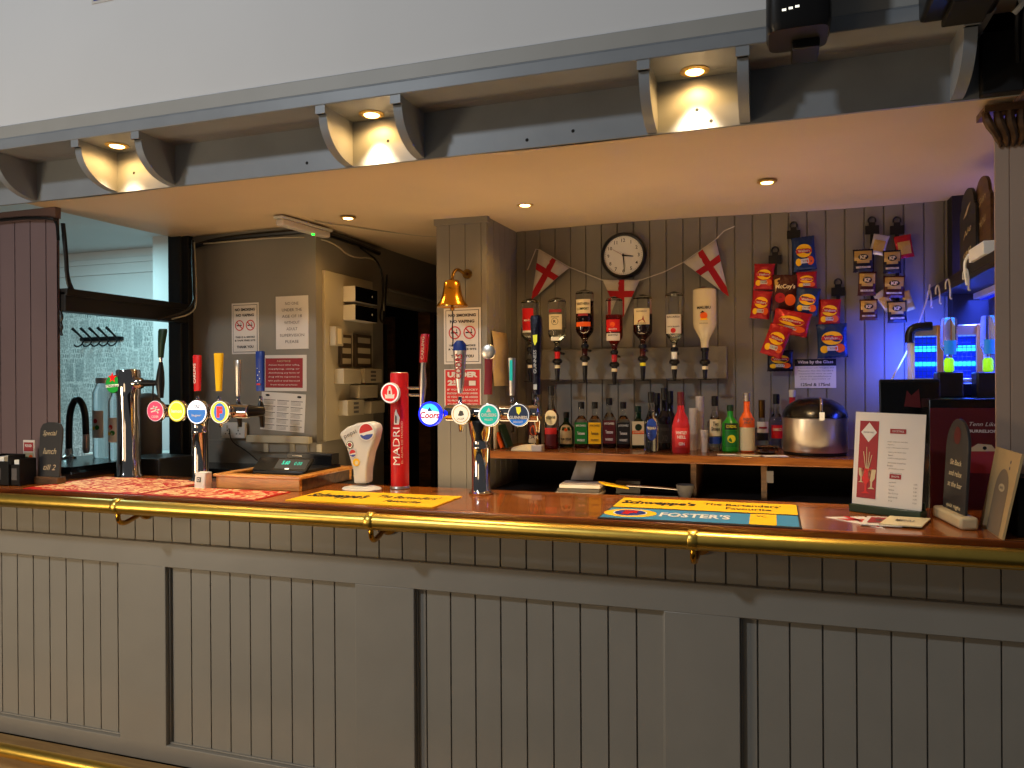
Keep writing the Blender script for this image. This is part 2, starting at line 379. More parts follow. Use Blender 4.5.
# side opening to the other room: posts, beam, sill
OX = -3.035
zt = PX(60, 291, OX).z; zb = PX(60, 311, OX).z
t = MB(); t.bx(OX-.05, OX+.03, .277, 1.25, zb, zt, 'dark_wood_paint'); t.bx(OX-.06, OX+.04, .277, 1.25, zt-.02, zt+.012, 'dark_wood_paint'); struct(t.build('trim_9', bevel=.004))
xq = PY(168, 300, 1.03).x; t = MB(); t.bx(xq, xq+.085, 1.03, 1.10, 0, 2.40, 'charcoal').bx(xq+.085, -3.0, 1.04, 1.078, 1.0, 2.40, 'dark_wood_paint'); struct(t.build('trim_10', bevel=.004))
t = MB(); t.bx(OX-.35, OX+.02, .30, 1.0, 0, 1.15, 'dark_wood_paint'); t.bx(OX-.40, OX+.03, .30, 1.0, 1.15, 1.18, 'black_gloss'); struct(t.build('wall_side'))
t = MB(); boards(t, -3.9, OX, 1.13, 2.345, .26, .095, -3.10, 'reddish_lit_paint', .006, .006); t.bx(-3.9, OX, .267, .275, 1.13, 2.345, 'reddish_lit_paint')
t.bx(-3.9, OX+.004, .25, .28, 2.30, 2.35, 'reddish_lit_paint'); struct(t.build('trim_11', bevel=.002))
# the other room
mz = PY(110, 266, 2.45).z
t = MB(); t.bx(-9, -3.2, 2.45, 2.5, 0, 3, 'city_print_wallpaper'); struct(t.build('wall_far'))
t = MB(); t.bx(-9, -3.0, .3, 2.5, mz+.12, mz+.18, 'upper_wall_paint'); struct(t.build('ceiling_far'))
t = MB(); t.bx(-9, -3.6, 2.40, 2.45, mz+.01, mz+.05, 'upper_wall_paint').bx(-9, -3.6, 2.42, 2.45, mz-.07, mz+.01, 'upper_wall_paint').bx(-9, -3.6, 2.44, 2.45, mz+.05, mz+.12, 'upper_wall_paint').bx(-9, -3.6, 2.445, 2.45, mz-.32, mz-.07, 'upper_wall_paint'); struct(t.build('trim_12', bevel=.006))
xa = PY(153, 300, 2.1).x
t = MB(); t.bx(xa, xa+.6, 2.1, 2.45, 0, mz+.12, 'upper_wall_paint'); struct(t.build('wall_nib'))
t = MB(); t.bx(-9, -8.9, .3, 2.5, 0, 3, 'upper_wall_paint'); struct(t.build('wall_far_left'))
# column at the right with its carved capital
XC = .629
t = MB(); boards(t, XC, XC+.6, ZC, 2.32, .26, .05, XC+.036, 'warm_lit_paint', .004, .003); t.bx(XC, XC+.6, .266, .275, ZC, 2.32, 'warm_lit_paint'); struct(t.build('trim_13'))
t = MB()
for i in range(6):
    a = i/5
    t.tube([(XC-.035+.10*a+.01*i, .22-.01*math.sin(PI*a), 2.332), (XC-.03+.09*a+.01*i, .215, 2.30), (XC+.0+.07*a+.008*i, .235, 2.262), (XC+.012+.05*a+.006*i, .255, 2.235)], [.010, .013, .011, .005], 'dark_carved_wood', 8, 1)
t.bx(XC-.04, XC+.25, .20, .30, 2.325, 2.345, 'dark_carved_wood'); struct(t.build('trim_14'))
# wall end above the column and a black block standing in for the dark void beside the header
t = MB(); t.bx(.56, .66, .10, .14, 2.345, 2.64, 'black_matt'); t.bx(.665, .9, .02, .3, 2.345, 2.616, 'reddish_lit_paint'); struct(t.build('trim_15', bevel=.003))

# =================================================================== HEADER BRACKETS AND LAMPS
poly = [(-.038, 2.514), (-.038, 2.486), (-.026, 2.486)]
for i in range(13):
    a = i/12*PI/2; poly.append((.15-.176*math.cos(a), 2.488-.134*math.sin(a)))
poly.append((.15, 2.514))
br0 = None
names_b = ['on the left side of the leftmost lit bay', 'on the right side of the leftmost lit bay', 'on the left side of the middle lit bay', 'on the right side of the middle lit bay',
           'on the left side of the rightmost lit bay', 'on the right side of the rightmost lit bay', 'at the right end of the header by the column', 'at the far left edge of the header']
for k, px in enumerate([77, 137, 322, 397, 644, 743, 972, -6]):
    x = PY(px, 130, -.03).x
    m_ = MB(); m_.prism([(y, z-2.514) for y, z in poly], 'header_paint', lambda u, v, l: Vector((l, u, v)), -.016, .016)
    m_.bx(-.019, .019, -.042, -.02, -.028, 0, 'header_paint')
    o = m_.build('cornice_bracket', smooth=True, loc=(x, 0, 2.514))
    tag(o, 'grey painted quarter round bracket '+names_b[k], 'bracket', 'curved brackets along the bar header')
def downlight(x, y, z, label, power, group, r=.036, ps=.03, spot=None, drop=.03, beam=10):
    th = thing('recessed_downlight', label, 'light', (x, y, z), group=group)
    MB().lathe([(r*1.5, -.0005), (r*1.5, -.003), (r*1.3, -.006), (r*1.05, -.0065), (r*.95, -.004)], 'gold_foil', 28).build('trim_ring', th)
    MB().lathe([(.001, -.0048), (r*.92, -.0048), (r*.8, -.0075), (.001, -.009)], 'lamp_glow', 24).build('lamp', th)
    light('downlight_spill', 'SPOT', (x, y, z-drop), power, WARM, ps, (x, y, 0), spot, .6)
    light('downlight_beam', 'SPOT', (x, y, z-drop), beam, (1, .76, .48), ps, (x, y+.08, 0), 72, .9)
for px, py, nm in [(119, 146, 'leftmost'), (373, 115, 'middle'), (695, 72, 'rightmost')]:
    p = PZ(px, py, 2.514); downlight(p.x, p.y-.01, 2.5145, 'glowing round downlight in the %s bracket bay of the header' % nm, 4.2, 'downlights in the header bays', .030, .02, 168, .014, 66)
for px, py, nm in [(348, 217, 'beside the emergency light'), (525, 204, 'above the bell pillar and bunting'), (767, 181, 'nearest the crisp packets')]:
    p = PZ(px, py, 2.362); downlight(p.x, p.y, 2.36, 'small glowing ceiling downlight behind the bar '+nm, 9, 'downlights in the bar ceiling', .026, .02, 150, .012, 14)

# =================================================================== BAR COUNTER
th = thing('bar_counter', 'long bar with polished wooden top and grey panelled tongue and groove front', 'bar', (-1.2, .1, 0))
def L(mb): # shift world geometry to the counter's local frame
    mb.v = [v-Vector((-1.2, .1, 0)) for v in mb.v]; return mb
t = MB(); t.bx(-4.2, 1.4, 0.012, .53, 1.085, ZC, 'counter_wood'); t.bx(-4.2, 1.4, 0, .014, 1.078, ZC-.001, 'counter_edge_wood'); L(t).build('worktop', th, bevel=.003)
t = MB(); boards(t, -4.2, 1.4, .012, 1.085, .176, .095, -.902, 'front_paint', .006, .010); t.bx(-4.2, 1.4, .19, .20, .012, 1.085, 'front_paint'); L(t).build('boarding', th)
t = MB(); ym, yb = .148, .1755
t.bx(-4.2, 1.4, ym, yb, .81, .908, 'front_paint'); t.bx(-4.2, 1.4, ym, yb, .012, .085, 'front_paint')
for x0, x1 in [(-3.70, -3.455), (-2.576, -2.337), (-1.464, -1.223), (-.334, -.099), (.79, 1.03)]:
    t.bx(x0, x1, ym, yb, .08, .812, 'front_paint')
L(t).build('panel_frame', th, bevel=.003)
t = MB()
for x0, x1 in [(-3.455, -2.576), (-2.337, -1.464), (-1.223, -.334), (-.099, .79)]:
    for a, b, c_, d_ in [(x0, x1, .085, .091), (x0, x1, .804, .81)]:
        t.bx(a, b, yb-.009, yb+.001, c_, d_, 'front_paint')
    t.bx(x0, x0+.006, yb-.009, yb+.001, .085, .81, 'front_paint'); t.bx(x1-.006, x1, yb-.009, yb+.001, .085, .81, 'front_paint')
L(t).build('panel_moulding', th, bevel=.002)
t = MB(); t.bx(-4.2, 1.4, .46, .50, .1, 1.085, 'dark_wood_paint'); L(t).build('back_panel', th)
# brass arm rail
th = thing('arm_rail', 'long polished brass rail with hooked brackets along the front of the bar', 'rail', (-1.2, -.055, 1.087))
MB().lathe([(.026, -3.0), (.026, 2.6)], 'brass', 28, (0, 0, 0), 'x').build('rail_tube', th)
t = MB(); t.bx(-3, 2.6, .026, .05, -.036, -.022, 'brass'); t.build('lower_strip', th, bevel=.004)
for px, py, ox in [(118, 512, -.085), (371, 530, -.055), (693, 550, 0)]:
    p = PY(px, py, -.055); x = p.x+1.2
    b_ = MB(); b_.lathe([(.0285, -.014), (.031, -.010), (.031, .010), (.0285, .014)], 'brass', 24, (x, 0, 0), 'x')
    b_.tube([(x, .0, -.024), (x, .0, -.055), (x+ox*.1, .03, -.072), (x+ox*.4, .09, -.072), (x+ox, .21, -.06)], [.008, .009, .010, .010, .010], 'bell_brass', 10, 2)
    b_.lathe([(.006, .17), (.012, .195), (.030, .214), (.033, .2225)], 'bell_brass', 20, (x+ox, 0, -.06), 'y')
    b_.build('rail_bracket', th)
th = thing('foot_rail', 'polished brass foot rail running low along the bottom of the bar front', 'rail', (-1.2, -.13, .115))
MB().lathe([(.025, -3.0), (.025, 2.6)], 'brass', 24, (0, 0, 0), 'x').build('rail_tube', th)
for x in (-2.6, -1.0, .9): MB().tube([(x, 0, -.02), (x, .02, -.05), (x, .05, -.103)], .010, 'brass', 10, 1).lathe([(.03, -.103), (.03, -.097), (.012, -.09)], 'brass', 16, (x, .05, 0)).build('support', th)

# under-bar and back worktops (dark, behind the counter)
t = MB(); t.bx(-2.95, .62, .54, .80, .02, .98, 'black_matt'); tag(t.build('underbar_unit', bevel=.003), 'dark underbar unit standing low behind the counter', 'cabinet')
t = MB(); th = thing('back_bar_unit', 'dark back bar worktop and shelving under the wooden bottle shelf', 'cabinet', (-.3, 1.3, 0))
t.bx(-1.0, .74, -.20, .30, 0.02, 1.03, 'black_matt').build('base_unit', th, bevel=.003)
MB().bx(-1.0, .74, .285, .298, 1.03, 1.187, 'black_matt').build('shade_panel', th)  # added black sheet, paints in the darkness under the shelf
for px in (693, 764):
    p = PY(px, 478, 1.16)
    MB().bx(p.x+.3-.012, p.x+.3+.012, -.12, .28, 1.03, 1.187, 'dark_carved_wood').build('divider', th)
t = MB(); t.bx(-1.3, .435, 1.10, 1.599, 1.188, 1.225, 'shelf_wood'); tag(t.build('bottle_shelf', bevel=.004), 'varnished wooden shelf along the back wall carrying the bottle row', 'shelf')

# =================================================================== BEER FONTS AND TAPS
def lens(parent, name, c, R, design, label=None, rim='chrome', depth=.03):
    """round badge facing the customers, centre c in the parent's frame"""
    m_ = MB(); m_.lathe([(R*.82, depth), (R*.98, depth*.6), (R, .004), (R*.97, 0), (R*.9, -.001)], rim, 32, c, 'y')
    o = m_.build(name, parent)
    d = MB(); mp = flat((c[0], c[1]-.0015, c[2]), (1, 0, 0), (0, 0, 1)); design(d, mp, R*.93)
    f = d.build('badge_face', o)
    if label: o['label'] = label
    return o
def stubs(mb, x, y, z0, m): pass
def tap(parent, x, y, z, hsecs, hm, body='black_plastic', decor=None, chrome_neck=True, spout=.07, label=None):
    """beer tap on the staff side: body, spout, lever, handle"""
    b = MB()
    b.loft([(z-spout, x, y+.012, .009, .009), (z-spout*.4, x, y+.01, .012, .012), (z-.012, x, y, .017, .017), (z+.012, x, y, .019, .018), (z+.035, x, y, .012, .012), (z+.045, x, y, .008, .008)], body, 14)
    b.tube([(x, y-.06, z), (x, y, z)], .009, 'chrome', 10)
    o = b.build('tap_body', parent)
    h = MB()
    if chrome_neck: h.lathe([(.006, .035), (.008, .045), (.0085, .062), (.007, .07)], 'chrome', 14, (x, y, z))
    hh = MB(); hh.loft([(z+q[0], x+q[1], y+q[2], q[3], q[4]) for q in hsecs], hm, 18, .75)
    if decor: decor(hh, x, y, z)
    h.build('lever', parent); ho = hh.build('tap_handle', parent)
    if label: ho['label'] = label
    return ho

def paddle(z0, z1, w0, w1, d=.009, lean=0, slant=.0):
    n = 5; return [(z0+(z1-z0)*i/n, lean*i/n, 0, 1.2*(w0+(w1-w0)*i/n), d*(1+.25*i/n)) for i in range(n+1)] + [(z1+.004, lean, 0, w1*1.05, d)]

# ---- central chrome T font
p = PZ(484, 493, ZC); fx, fy = p.x, p.y-.03
th = thing('beer_font', 'chrome T-shaped beer font with four glowing round badges standing mid bar', 'beer font', (fx, fy, ZC), group=None)
def zz(px, py, y): q = PY(px, py, y); return q.x-fx, q.z-ZC
barz = zz(490, 413, fy)[1]; xl = zz(446, 413, fy)[0]; xr = zz(540, 413, fy)[0]
MB().lathe([(.046, 0), (.048, .006), (.040, .012), (.036, .02), (.0355, .17), (.037, .175), (.037, .185), (.0355, .19), (.036, .21), (.043, .235), (.050, barz-.028)], 'chrome', 36).build('column', th)
t = MB(); t.lathe([(.024, xl), (.030, xl+.004), (.031, xl+.012), (.031, xr-.012), (.030, xr-.004), (.024, xr)], 'chrome', 32, (0, 0, barz), 'x'); t.build('crossbar', th)
def d_coors(d, mp, R):
    d.disc(0, 0, R*1.0, 'lens_white', mp); d.disc(0, 0, R, 'lens_cyan', mp, 2, a0=.15, a1=2.6, n=20); d.ring(0, 0, R*.9, R*1.08, 'lens_ring_blue', mp, 3)
    d.poly([(-R*.25, R*.25), (0, R*.6), (R*.25, R*.25)], 'blue', mp, 3); d.text('Coors', 0, -.004, R*1.85, R*.62, 'red', mp, 4, .03, .2)
def d_cream(d, mp, R):
    d.disc(0, 0, R, 'lens_cream', mp); d.ring(0, 0, R*.78, R*.84, 'gold_foil', mp, 2); d.poly([(-R*.3, -R*.15), (-R*.1, R*.35), (R*.2, R*.3), (R*.35, -R*.1), (0, -R*.2)], 'grey_ink', mp, 2)
    d.text('LAGER', 0, -R*.45, R*.8, R*.2, 'grey_ink', mp, 2)
def d_teal(d, mp, R):
    d.disc(0, 0, R, 'lens_white_soft', mp); d.disc(0, 0, R*.86, 'lens_teal', mp, 2); d.text('CARLSBERG', 0, 0, R*1.45, R*.3, 'white', mp, 3, .03); d.poly([(-R*.25, R*.25), (0, R*.65), (R*.25, R*.25)], 'white', mp, 3)
    d.text('PILSNER', 0, -R*.42, R*.8, R*.2, 'white', mp, 3)
def d_guin(d, mp, R):
    d.disc(0, 0, R, 'lens_white_soft', mp); d.disc(0, 0, R*.93, 'lens_navy', mp, 2); d.disc(0, 0, R*.93, 'lens_blue', mp, 3, a0=PI*1.14, a1=PI*1.86, n=14)
    d.poly([(-R*.22, R*.7), (R*.22, R*.72), (R*.26, R*.35), (R*.05, R*.02), (-R*.12, R*.2)], 'lens_yellow', mp, 4); d.text('GUINNESS', 0, -R*.22, R*1.7, R*.3, 'white', mp, 5, .04); d.text('DRAUGHT', 0, -R*.62, R*.9, R*.2, 'white', mp, 5)
for px, py, r_, ds, lb, rim in [(430, 414, 12.3, d_coors, 'bright white badge with a glowing blue ring', 'lens_ring_blue'), (461, 414, 11, d_cream, 'round cream badge', 'chrome'), (489, 415, 12, d_teal, 'round teal badge', 'chrome'), (518.5, 415, 12, d_guin, 'round navy badge with a harp', 'chrome')]:
    q = PY(px, py, fy-.055); R_ = r_*mpp(q)
    lens(th, 'badge', (q.x-fx, -.055, q.z-ZC), R_, ds, lb, rim)
    if px != 430: MB().lathe([(.010, -.03), (.010, .0)], 'chrome', 12, (q.x-fx, 0, q.z-ZC), 'y').build('badge_arm', th)
    else: MB().tube([(q.x-fx, -.03, q.z-ZC), (q.x-fx+.03, -.01, barz), (xl+.01, 0, barz)], .010, 'chrome', 10, 1).build('badge_arm', th)
yt = fy+.09
def th_px(px, y0, y1): a = PY(px, y1, yt); b = PY(px, y0, yt); return a.x-fx, a.z-ZC, b.z-ZC
x, za, zb_ = th_px(460, 345, 393); s_ = mpp((fx, yt, 1.4))
def dec_coors(h, x, y, z):
    mp = flat((x, y-.0135, 0)); h.text('COORS', 0, (za+zb_)/2+.01, .10, .030, 'red', mp, 4, .02, .1, PI/2-.05)
tap(th, x, .09, barz-.01, [(za-barz+.01, 0, 0, .009, .008), (za-barz+.05, 0, 0, .017, .011), (zb_-barz-.01, .0, 0, .028, .013)], 'brushed_steel', 'chrome', dec_coors, label='silver handle with a blue cap')
hh = MB(); hh.loft([(zb_-.022, x, .09, .0285, .0135), (zb_+.004, x, .09, .026, .013), (zb_+.018, x, .09, .012, .010)], 'blue', 16, .8); hh.build('handle_cap', th)
x, za, zb_ = th_px(488, 358, 392)
tap(th, x, .09, barz-.01, [(za-barz, 0, 0, .017, .010), (za-barz+.07, .002, 0, .015, .010), (zb_-barz+.02, .004, 0, .016, .011)], 'dusty_red', 'black_plastic', None, False, label='dusty pink wooden handle with a round silver head')
hh = MB(); hh.lathe([(.020, -.008), (.029, -.004), (.0305, 0), (.029, .004), (.020, .008)], 'brushed_steel', 26, (x+.006, .082, PY(489, 352, yt).z-ZC), 'y'); hh.build('handle_head', th)
x, za, zb_ = th_px(512, 358, 393)
tap(th, x, .09, barz-.01, [(za-barz, 0, 0, .010, .008), (za-barz+.08, 0, 0, .012, .009), (zb_-barz+.01, 0, 0, .016, .010)], 'brushed_steel', 'black_plastic', lambda h, x, y, z: h.rect(x-x, (za+zb_)/2+.02, .012, .08, 'lens_teal', flat((x, y-.011, 0)), 1), label='slim silver handle')
x, za, zb_ = th_px(536.5, 316, 392)
def dec_g(h, x, y, z):
    mp = flat((x, y-.0165, 0)); h.poly([(-.008, zb_-.075), (.010, zb_-.073), (.009, zb_-.10), (0, zb_-.115), (-.006, zb_-.10)], 'lens_yellow', mp, 4)
    h.text('GUINNESS', 0, (za+zb_)/2-.03, .09, .012, 'white', mp, 4, .01, 0, PI/2); h.rect(0, za+.02, .014, .02, 'white', mp, 2)
tap(th, x, .09, barz-.01, [(za-barz, 0, 0, .013, .010), (za-barz+.1, 0, 0, .016, .013), (zb_-barz-.05, 0, 0, .020, .015), (zb_-barz+.0, 0, 0, .023, .014), (zb_-barz+.012, 0, 0, .02, .010)], 'navy_foil', 'chrome', dec_g, label='tall black handle with a gold harp')

# ---- left chrome T font
p = PZ(202, 481, ZC); gx, gy = p.x, p.y-.01
th = thing('beer_font', 'chrome T-shaped beer font with pink, yellow and two blue badges behind the red bar mats', 'beer font', (gx, gy, ZC))
barz = PY(200, 411, gy).z-ZC; xl = PY(163, 411, gy).x-gx; xr = PY(250, 411, gy).x-gx
MB().lathe([(.044, 0), (.046, .006), (.038, .012), (.0355, .02), (.035, .21), (.037, .215), (.037, .225), (.035, .23), (.035, .25), (.042, .28), (.046, barz-.028)], 'chrome', 36).build('column', th)
MB().lathe([(.022, xl), (.029, xl+.004), (.030, xl+.012), (.030, xr-.012), (.029, xr-.004), (.022, xr)], 'chrome', 32, (0, 0, barz), 'x').build('crossbar', th)
def d_pink(d, mp, R):
    d.disc(0, 0, R, 'lens_white_soft', mp); d.disc(0, 0, R*.95, 'lens_pink', mp, 2)
    for a, b in [((-.5, -.1), (.55, .15)), ((-.2, .5), (.4, -.2)), ((-.55, .2), (.3, .4))]: d.line((a[0]*R, a[1]*R), (b[0]*R, b[1]*R), R*.13, 'white', mp, 3)
    d.text('CIDER', 0, -R*.55, R*.9, R*.22, 'white', mp, 3)
def d_yel(d, mp, R):
    d.disc(0, 0, R, 'lens_yellow', mp); d.ring(0, 0, R*.8, R*.88, 'lens_cream', mp, 2); d.text('lemon', 0, 0, R*1.2, R*.34, 'lens_cream', mp, 2, .03)
def d_sky(d, mp, R):
    d.disc(0, 0, R, 'lens_white', mp); d.disc(0, -.0, R*.92, 'lens_blue', mp, 2, a0=PI*.93, a1=PI*2.07, n=18); d.text('COLD', -.0, R*.5, R*.8, R*.3, 'ink', mp, 3, .04); d.text('lager', 0, -R*.3, R, R*.25, 'white', mp, 3)
def d_fos(d, mp, R):
    d.disc(0, 0, R, 'lens_yellow', mp); d.disc(0, 0, R*.62, 'lens_blue', mp, 2, R*.8); d.text('F', 0, 0, R*.62, R*1.0, 'lens_red', mp, 4, .08); d.ring(0, 0, R*.93, R, 'lens_white_soft', mp, 3)
for px, py, r_, ds, lb in [(155.5, 411, 11, d_pink, 'round pink badge'), (177, 411, 11.3, d_yel, 'round yellow badge'), (197, 412, 12.6, d_sky, 'round white and blue badge'), (220, 412, 12, d_fos, 'yellow badge with a red letter F')]:
    q = PY(px, py, gy-.055); R_ = r_*mpp(q)
    lens(th, 'badge', (q.x-gx, -.055, q.z-ZC), R_, ds, lb); MB().lathe([(.010, -.03), (.010, .0)], 'chrome', 12, (q.x-gx, 0, q.z-ZC), 'y').build('badge_arm', th)
yt = gy+.09
for px, y0, y1, w0, w1, m_, lb, word, col, bm in [(197.5, 356, 391, .014, .018, 'red', 'red handle', 'lager', 'white', 'chrome'), (219, 354, 391, .012, .020, 'yellow', 'yellow handle', None, None, 'chrome'),
        (238, 361, 396, .008, .014, 'brushed_steel', 'silver handle', None, None, 'black_plastic'), (260.5, 352, 391, .017, .018, 'blue', 'blue handle with white stars', None, None, 'black_plastic')]:
    a = PY(px, y1, yt); b = PY(px, y0, yt); z0 = a.z-ZC; z1 = b.z-ZC
    def dec(h, x, y, z, z0=z0, z1=z1, word=word, col=col, px=px):
        mp = flat((x, y-.0125, 0))
        if word: h.text('CARLING', -.004, (z0+z1)/2, .09, .013, col, mp, 3, .02, 0, PI/2)
        if px > 250:
            for u, v in [(-.006, .1), (.005, .085), (-.004, .07), (.006, .055), (-.005, .045)]: h.disc(u, z0+v, .0025, 'white', mp, 3, n=6)
            h.rect(0, z0+.03, .02, .008, 'red', mp, 3)
    zb0 = (barz-.005) if px < 250 else barz-.005
    tap(th, a.x-gx, .09, zb0, paddle(z0-zb0, z1-zb0, w0, w1), m_, bm, dec, label=lb, spout=.07)
t = MB(); t.tube([(xr-.01, 0, barz), (xr+.015, .02, barz), (xr+.03, .05, barz)], [.028, .024, .020], 'black_plastic', 16); t.build('end_valve', th)

# ---- tall chrome font at the left
p = PZ(128, 475, ZC); hx, hy = p.x+.01, min(p.y, .47)
hx = PY(129, 470, hy).x
th = thing('beer_font', 'tall chrome cylinder beer font with a green round badge carrying a red star', 'beer font', (hx, hy, ZC))
H = PY(129, 369, hy).z-ZC; r_ = .050
MB().lathe([(.064, 0), (.064, .008), (.058, .016), (r_, .09), (r_, H-.13), (r_*1.06, H-.12), (r_*1.06, H-.012), (r_*.98, H-.003), (r_*.8, H)], 'chrome', 40).build('column', th)
q = PY(113, 384, hy-.05); R_ = 9.5*mpp(q)
def d_hein(d, mp, R):
    d.disc(0, 0, R, 'lens_green', mp); d.poly([(-R, -.1*R), (R, 0), (R*.95, -R*.3), (-R*.95, -R*.4)], 'lens_cream', mp, 2); d.text('Heineken', 0, -R*.2, R*1.7, R*.26, 'dark_green', mp, 3, .03)
    pts = [(math.sin(PI*k/5)*R*(.62 if k % 2 == 0 else .26), R*.72+math.cos(PI*k/5)*R*(.62 if k % 2 == 0 else .26)) for k in range(10)]; d.poly(pts, 'lens_red', mp, 4); 
lens(th, 'badge', (q.x-hx, -.05, q.z-ZC), R_, d_hein, 'green badge with a red star')
MB().tube([(q.x-hx, -.03, q.z-ZC), (0, 0, q.z-ZC)], .012, 'chrome', 12).build('badge_arm', th)
za = PY(150, 383, hy).z-ZC; xa_ = PY(143, 383, hy).x-hx; xb_ = PY(160, 383, hy).x-hx
MB().tube([(0, 0, za), (xa_-.01, 0, za), (xa_, 0, za)], [.03, .026, .018], 'chrome', 18).build('side_arm', th)
t = MB(); t.tube([(xa_, 0, za), (xb_, 0, za)], [.017, .012], 'black_plastic', 14)
zt0 = PY(161, 398, hy).z-ZC; zt1 = PY(161, 362, hy).z-ZC
t.loft([(zt0, xb_+.004, 0, .012, .012), (za, xb_, 0, .022, .018), ((za+zt1)/2, xb_+.004, 0, .017, .015), (zt1, xb_+.006, 0, .008, .008)], 'black_plastic', 16); t.tube([(xb_-.03, -.01, za-.01), (xb_-.036, -.01, za-.13)], .004, 'black_plastic', 8); t.build('tap_body', th)
zh1 = PY(163, 329, hy).z-ZC
t = MB(); t.lathe([(.006, zt1), (.008, zt1+.02), (.009, zt1+.03)], 'chrome', 12, (xb_+.006, 0, 0)); t.build('lever', th)
t = MB(); t.loft([(zt1+.02, xb_+.006, 0, .012, .010), (zt1+.08, xb_+.010, 0, .016, .012), (zh1-.01, xb_+.018, 0, .022, .014), (zh1, xb_+.020, 0, .019, .010)], 'dark_green', 18, .8); o = t.build('tap_handle', th); o['label'] = 'dark green handle'

# ---- red cylinder font
p = PZ(400, 488, ZC); hx, hy = p.x, .455
hx = PY(400, 480, hy).x
th = thing('beer_font', 'tall plain red cylinder beer font with a vertical white name and red badge', 'beer font', (hx, hy, ZC))
H = PY(400, 373, hy).z-ZC; r_ = 9*mpp((hx, hy, 1.3))
MB().lathe([(r_*1.05, 0), (r_*1.12, .004), (r_*1.05, .012), (r_, .013)], 'brushed_steel', 32).build('base_ring', th)
c_ = MB(); c_.lathe([(r_, .012), (r_, H-.004), (r_*.96, H)], 'lens_red' if False else 'red', 40)
mp = curved(r_+.0004)
c_.text('MADRI', .004, .175, .15, .026, 'white', mp, 7, .0, 0, PI/2)
c_.text('EL ALMA DE MADRID', .026, .19, .17, .007, 'cream', mp, 3, .0, 0, PI/2)
c_.poly([(-.006, .262), (.014, .262), (.018, .29), (.008, .31), (.004, .325), (-.002, .31), (-.004, .29)], 'white', mp, 2); c_.poly([(-.001, .268), (.006, .268), (.006, .295), (.0, .30)], 'grey_ink', mp, 3)
c_.build('column', th)
MB().lathe([(r_*.96, H-.0005), (r_*.9, H+.003), (r_*.2, H+.003)], 'brushed_steel', 32).build('top_cap', th)
q = PY(390, 393, hy-.06); R_ = 10.6*mpp(q)
def d_mad(d, mp, R):
    d.disc(0, 0, R, 'lens_white_soft', mp); d.disc(0, 0, R*.86, 'lens_red', mp, 2)
    d.poly([(-.5*R, -.55*R), (.5*R, -.55*R), (.55*R, -.1*R), (.3*R, -.2*R), (.25*R, .3*R), (.08*R, .7*R), (-.08*R, .7*R), (-.25*R, .3*R), (-.3*R, -.2*R), (-.55*R, -.1*R)], 'white', mp, 3)
    d.poly([(-.12*R, -.1*R), (.12*R, -.1*R), (.1*R, .25*R), (-.1*R, .25*R)], 'red', mp, 4)
lens(th, 'badge', (q.x-hx, -.06, q.z-ZC), R_, d_mad, 'round red and white badge', 'white_plastic', .02)
MB().tube([(q.x-hx+.01, -.045, q.z-ZC), (0, 0, q.z-ZC)], .012, 'chrome', 12).build('badge_arm', th)
xt = PY(422.5, 385, hy).x-hx; z1 = PY(423, 388, hy).z-ZC; z2 = PY(423, 395, hy).z-ZC
t = MB(); t.tube([(r_*.8, 0, z1), (xt, 0, z1)], .005, 'chrome', 10); t.tube([(r_*.8, 0, z2), (xt, 0, z2)], .005, 'chrome', 10); t.build('side_arm', th)
t = MB(); zz0 = PY(423, 408, hy).z-ZC; zz1 = PY(424, 370, hy).z-ZC
t.loft([(zz0, xt-.005, 0, .008, .008), (z2, xt, 0, .012, .012), (z1+.02, xt+.002, 0, .015, .013), (zz1+.01, xt+.003, 0, .010, .010), (zz1+.035, xt+.005, 0, .011, .010)], 'brushed_steel', 16); t.build('tap_body', th)
zh0 = zz1+.03; zh1 = PY(424, 334, hy).z-ZC
t = MB(); t.loft([(zh0, xt+.004, 0, .015, .010), (zh1-.012, xt+.012, 0, .018, .012), (zh1, xt+.014, 0, .017, .008)], 'red', 16, .7)
t.text('CARLING', 0, (zh0+zh1)/2, .09, .012, 'cream', flat((xt+.008, -.0125, 0)), 3, 0, 0, PI/2-.06); o = t.build('tap_handle', th); o['label'] = 'red handle'

# ---- white soft drink dispenser
p = PZ(362, 487, ZC); hx, hy = p.x, .36
hx = PY(362, 487, hy).x
th = thing('soft_drink_dispenser', 'flared white soft drink tap tower with round logos on an oval base', 'drink dispenser', (hx, hy, ZC))
MB().loft([(0, 0, 0, .082, .058), (.008, 0, 0, .084, .060), (.014, 0, 0, .078, .054), (.018, 0, 0, .06, .04)], 'white_plastic', 40).build('base', th)
def q_(px, py): a = PY(px, py, hy-.02); return (a.x-hx, a.z-ZC)
out = [q_(352, 484), q_(351, 470), q_(345, 449), q_(338, 436), q_(338, 433), q_(345, 427.5), q_(355, 423.5), q_(366, 422), q_(373, 424), q_(375, 429), q_(373, 440), q_(368, 453), q_(365, 470), q_(364.5, 484)]
t = MB(); t.prism(out, 'white_plastic', flat((0, .02, 0)), -.03, .028); b = t.build('tower', th, bevel=.008, segs=3)
t = MB(); mp = flat((0, -.0095, 0))
inn = [(u*.86+.0*u, v*.9+.012) for u, v in out]
c1 = q_(365, 432); R1 = 7.6*.0041
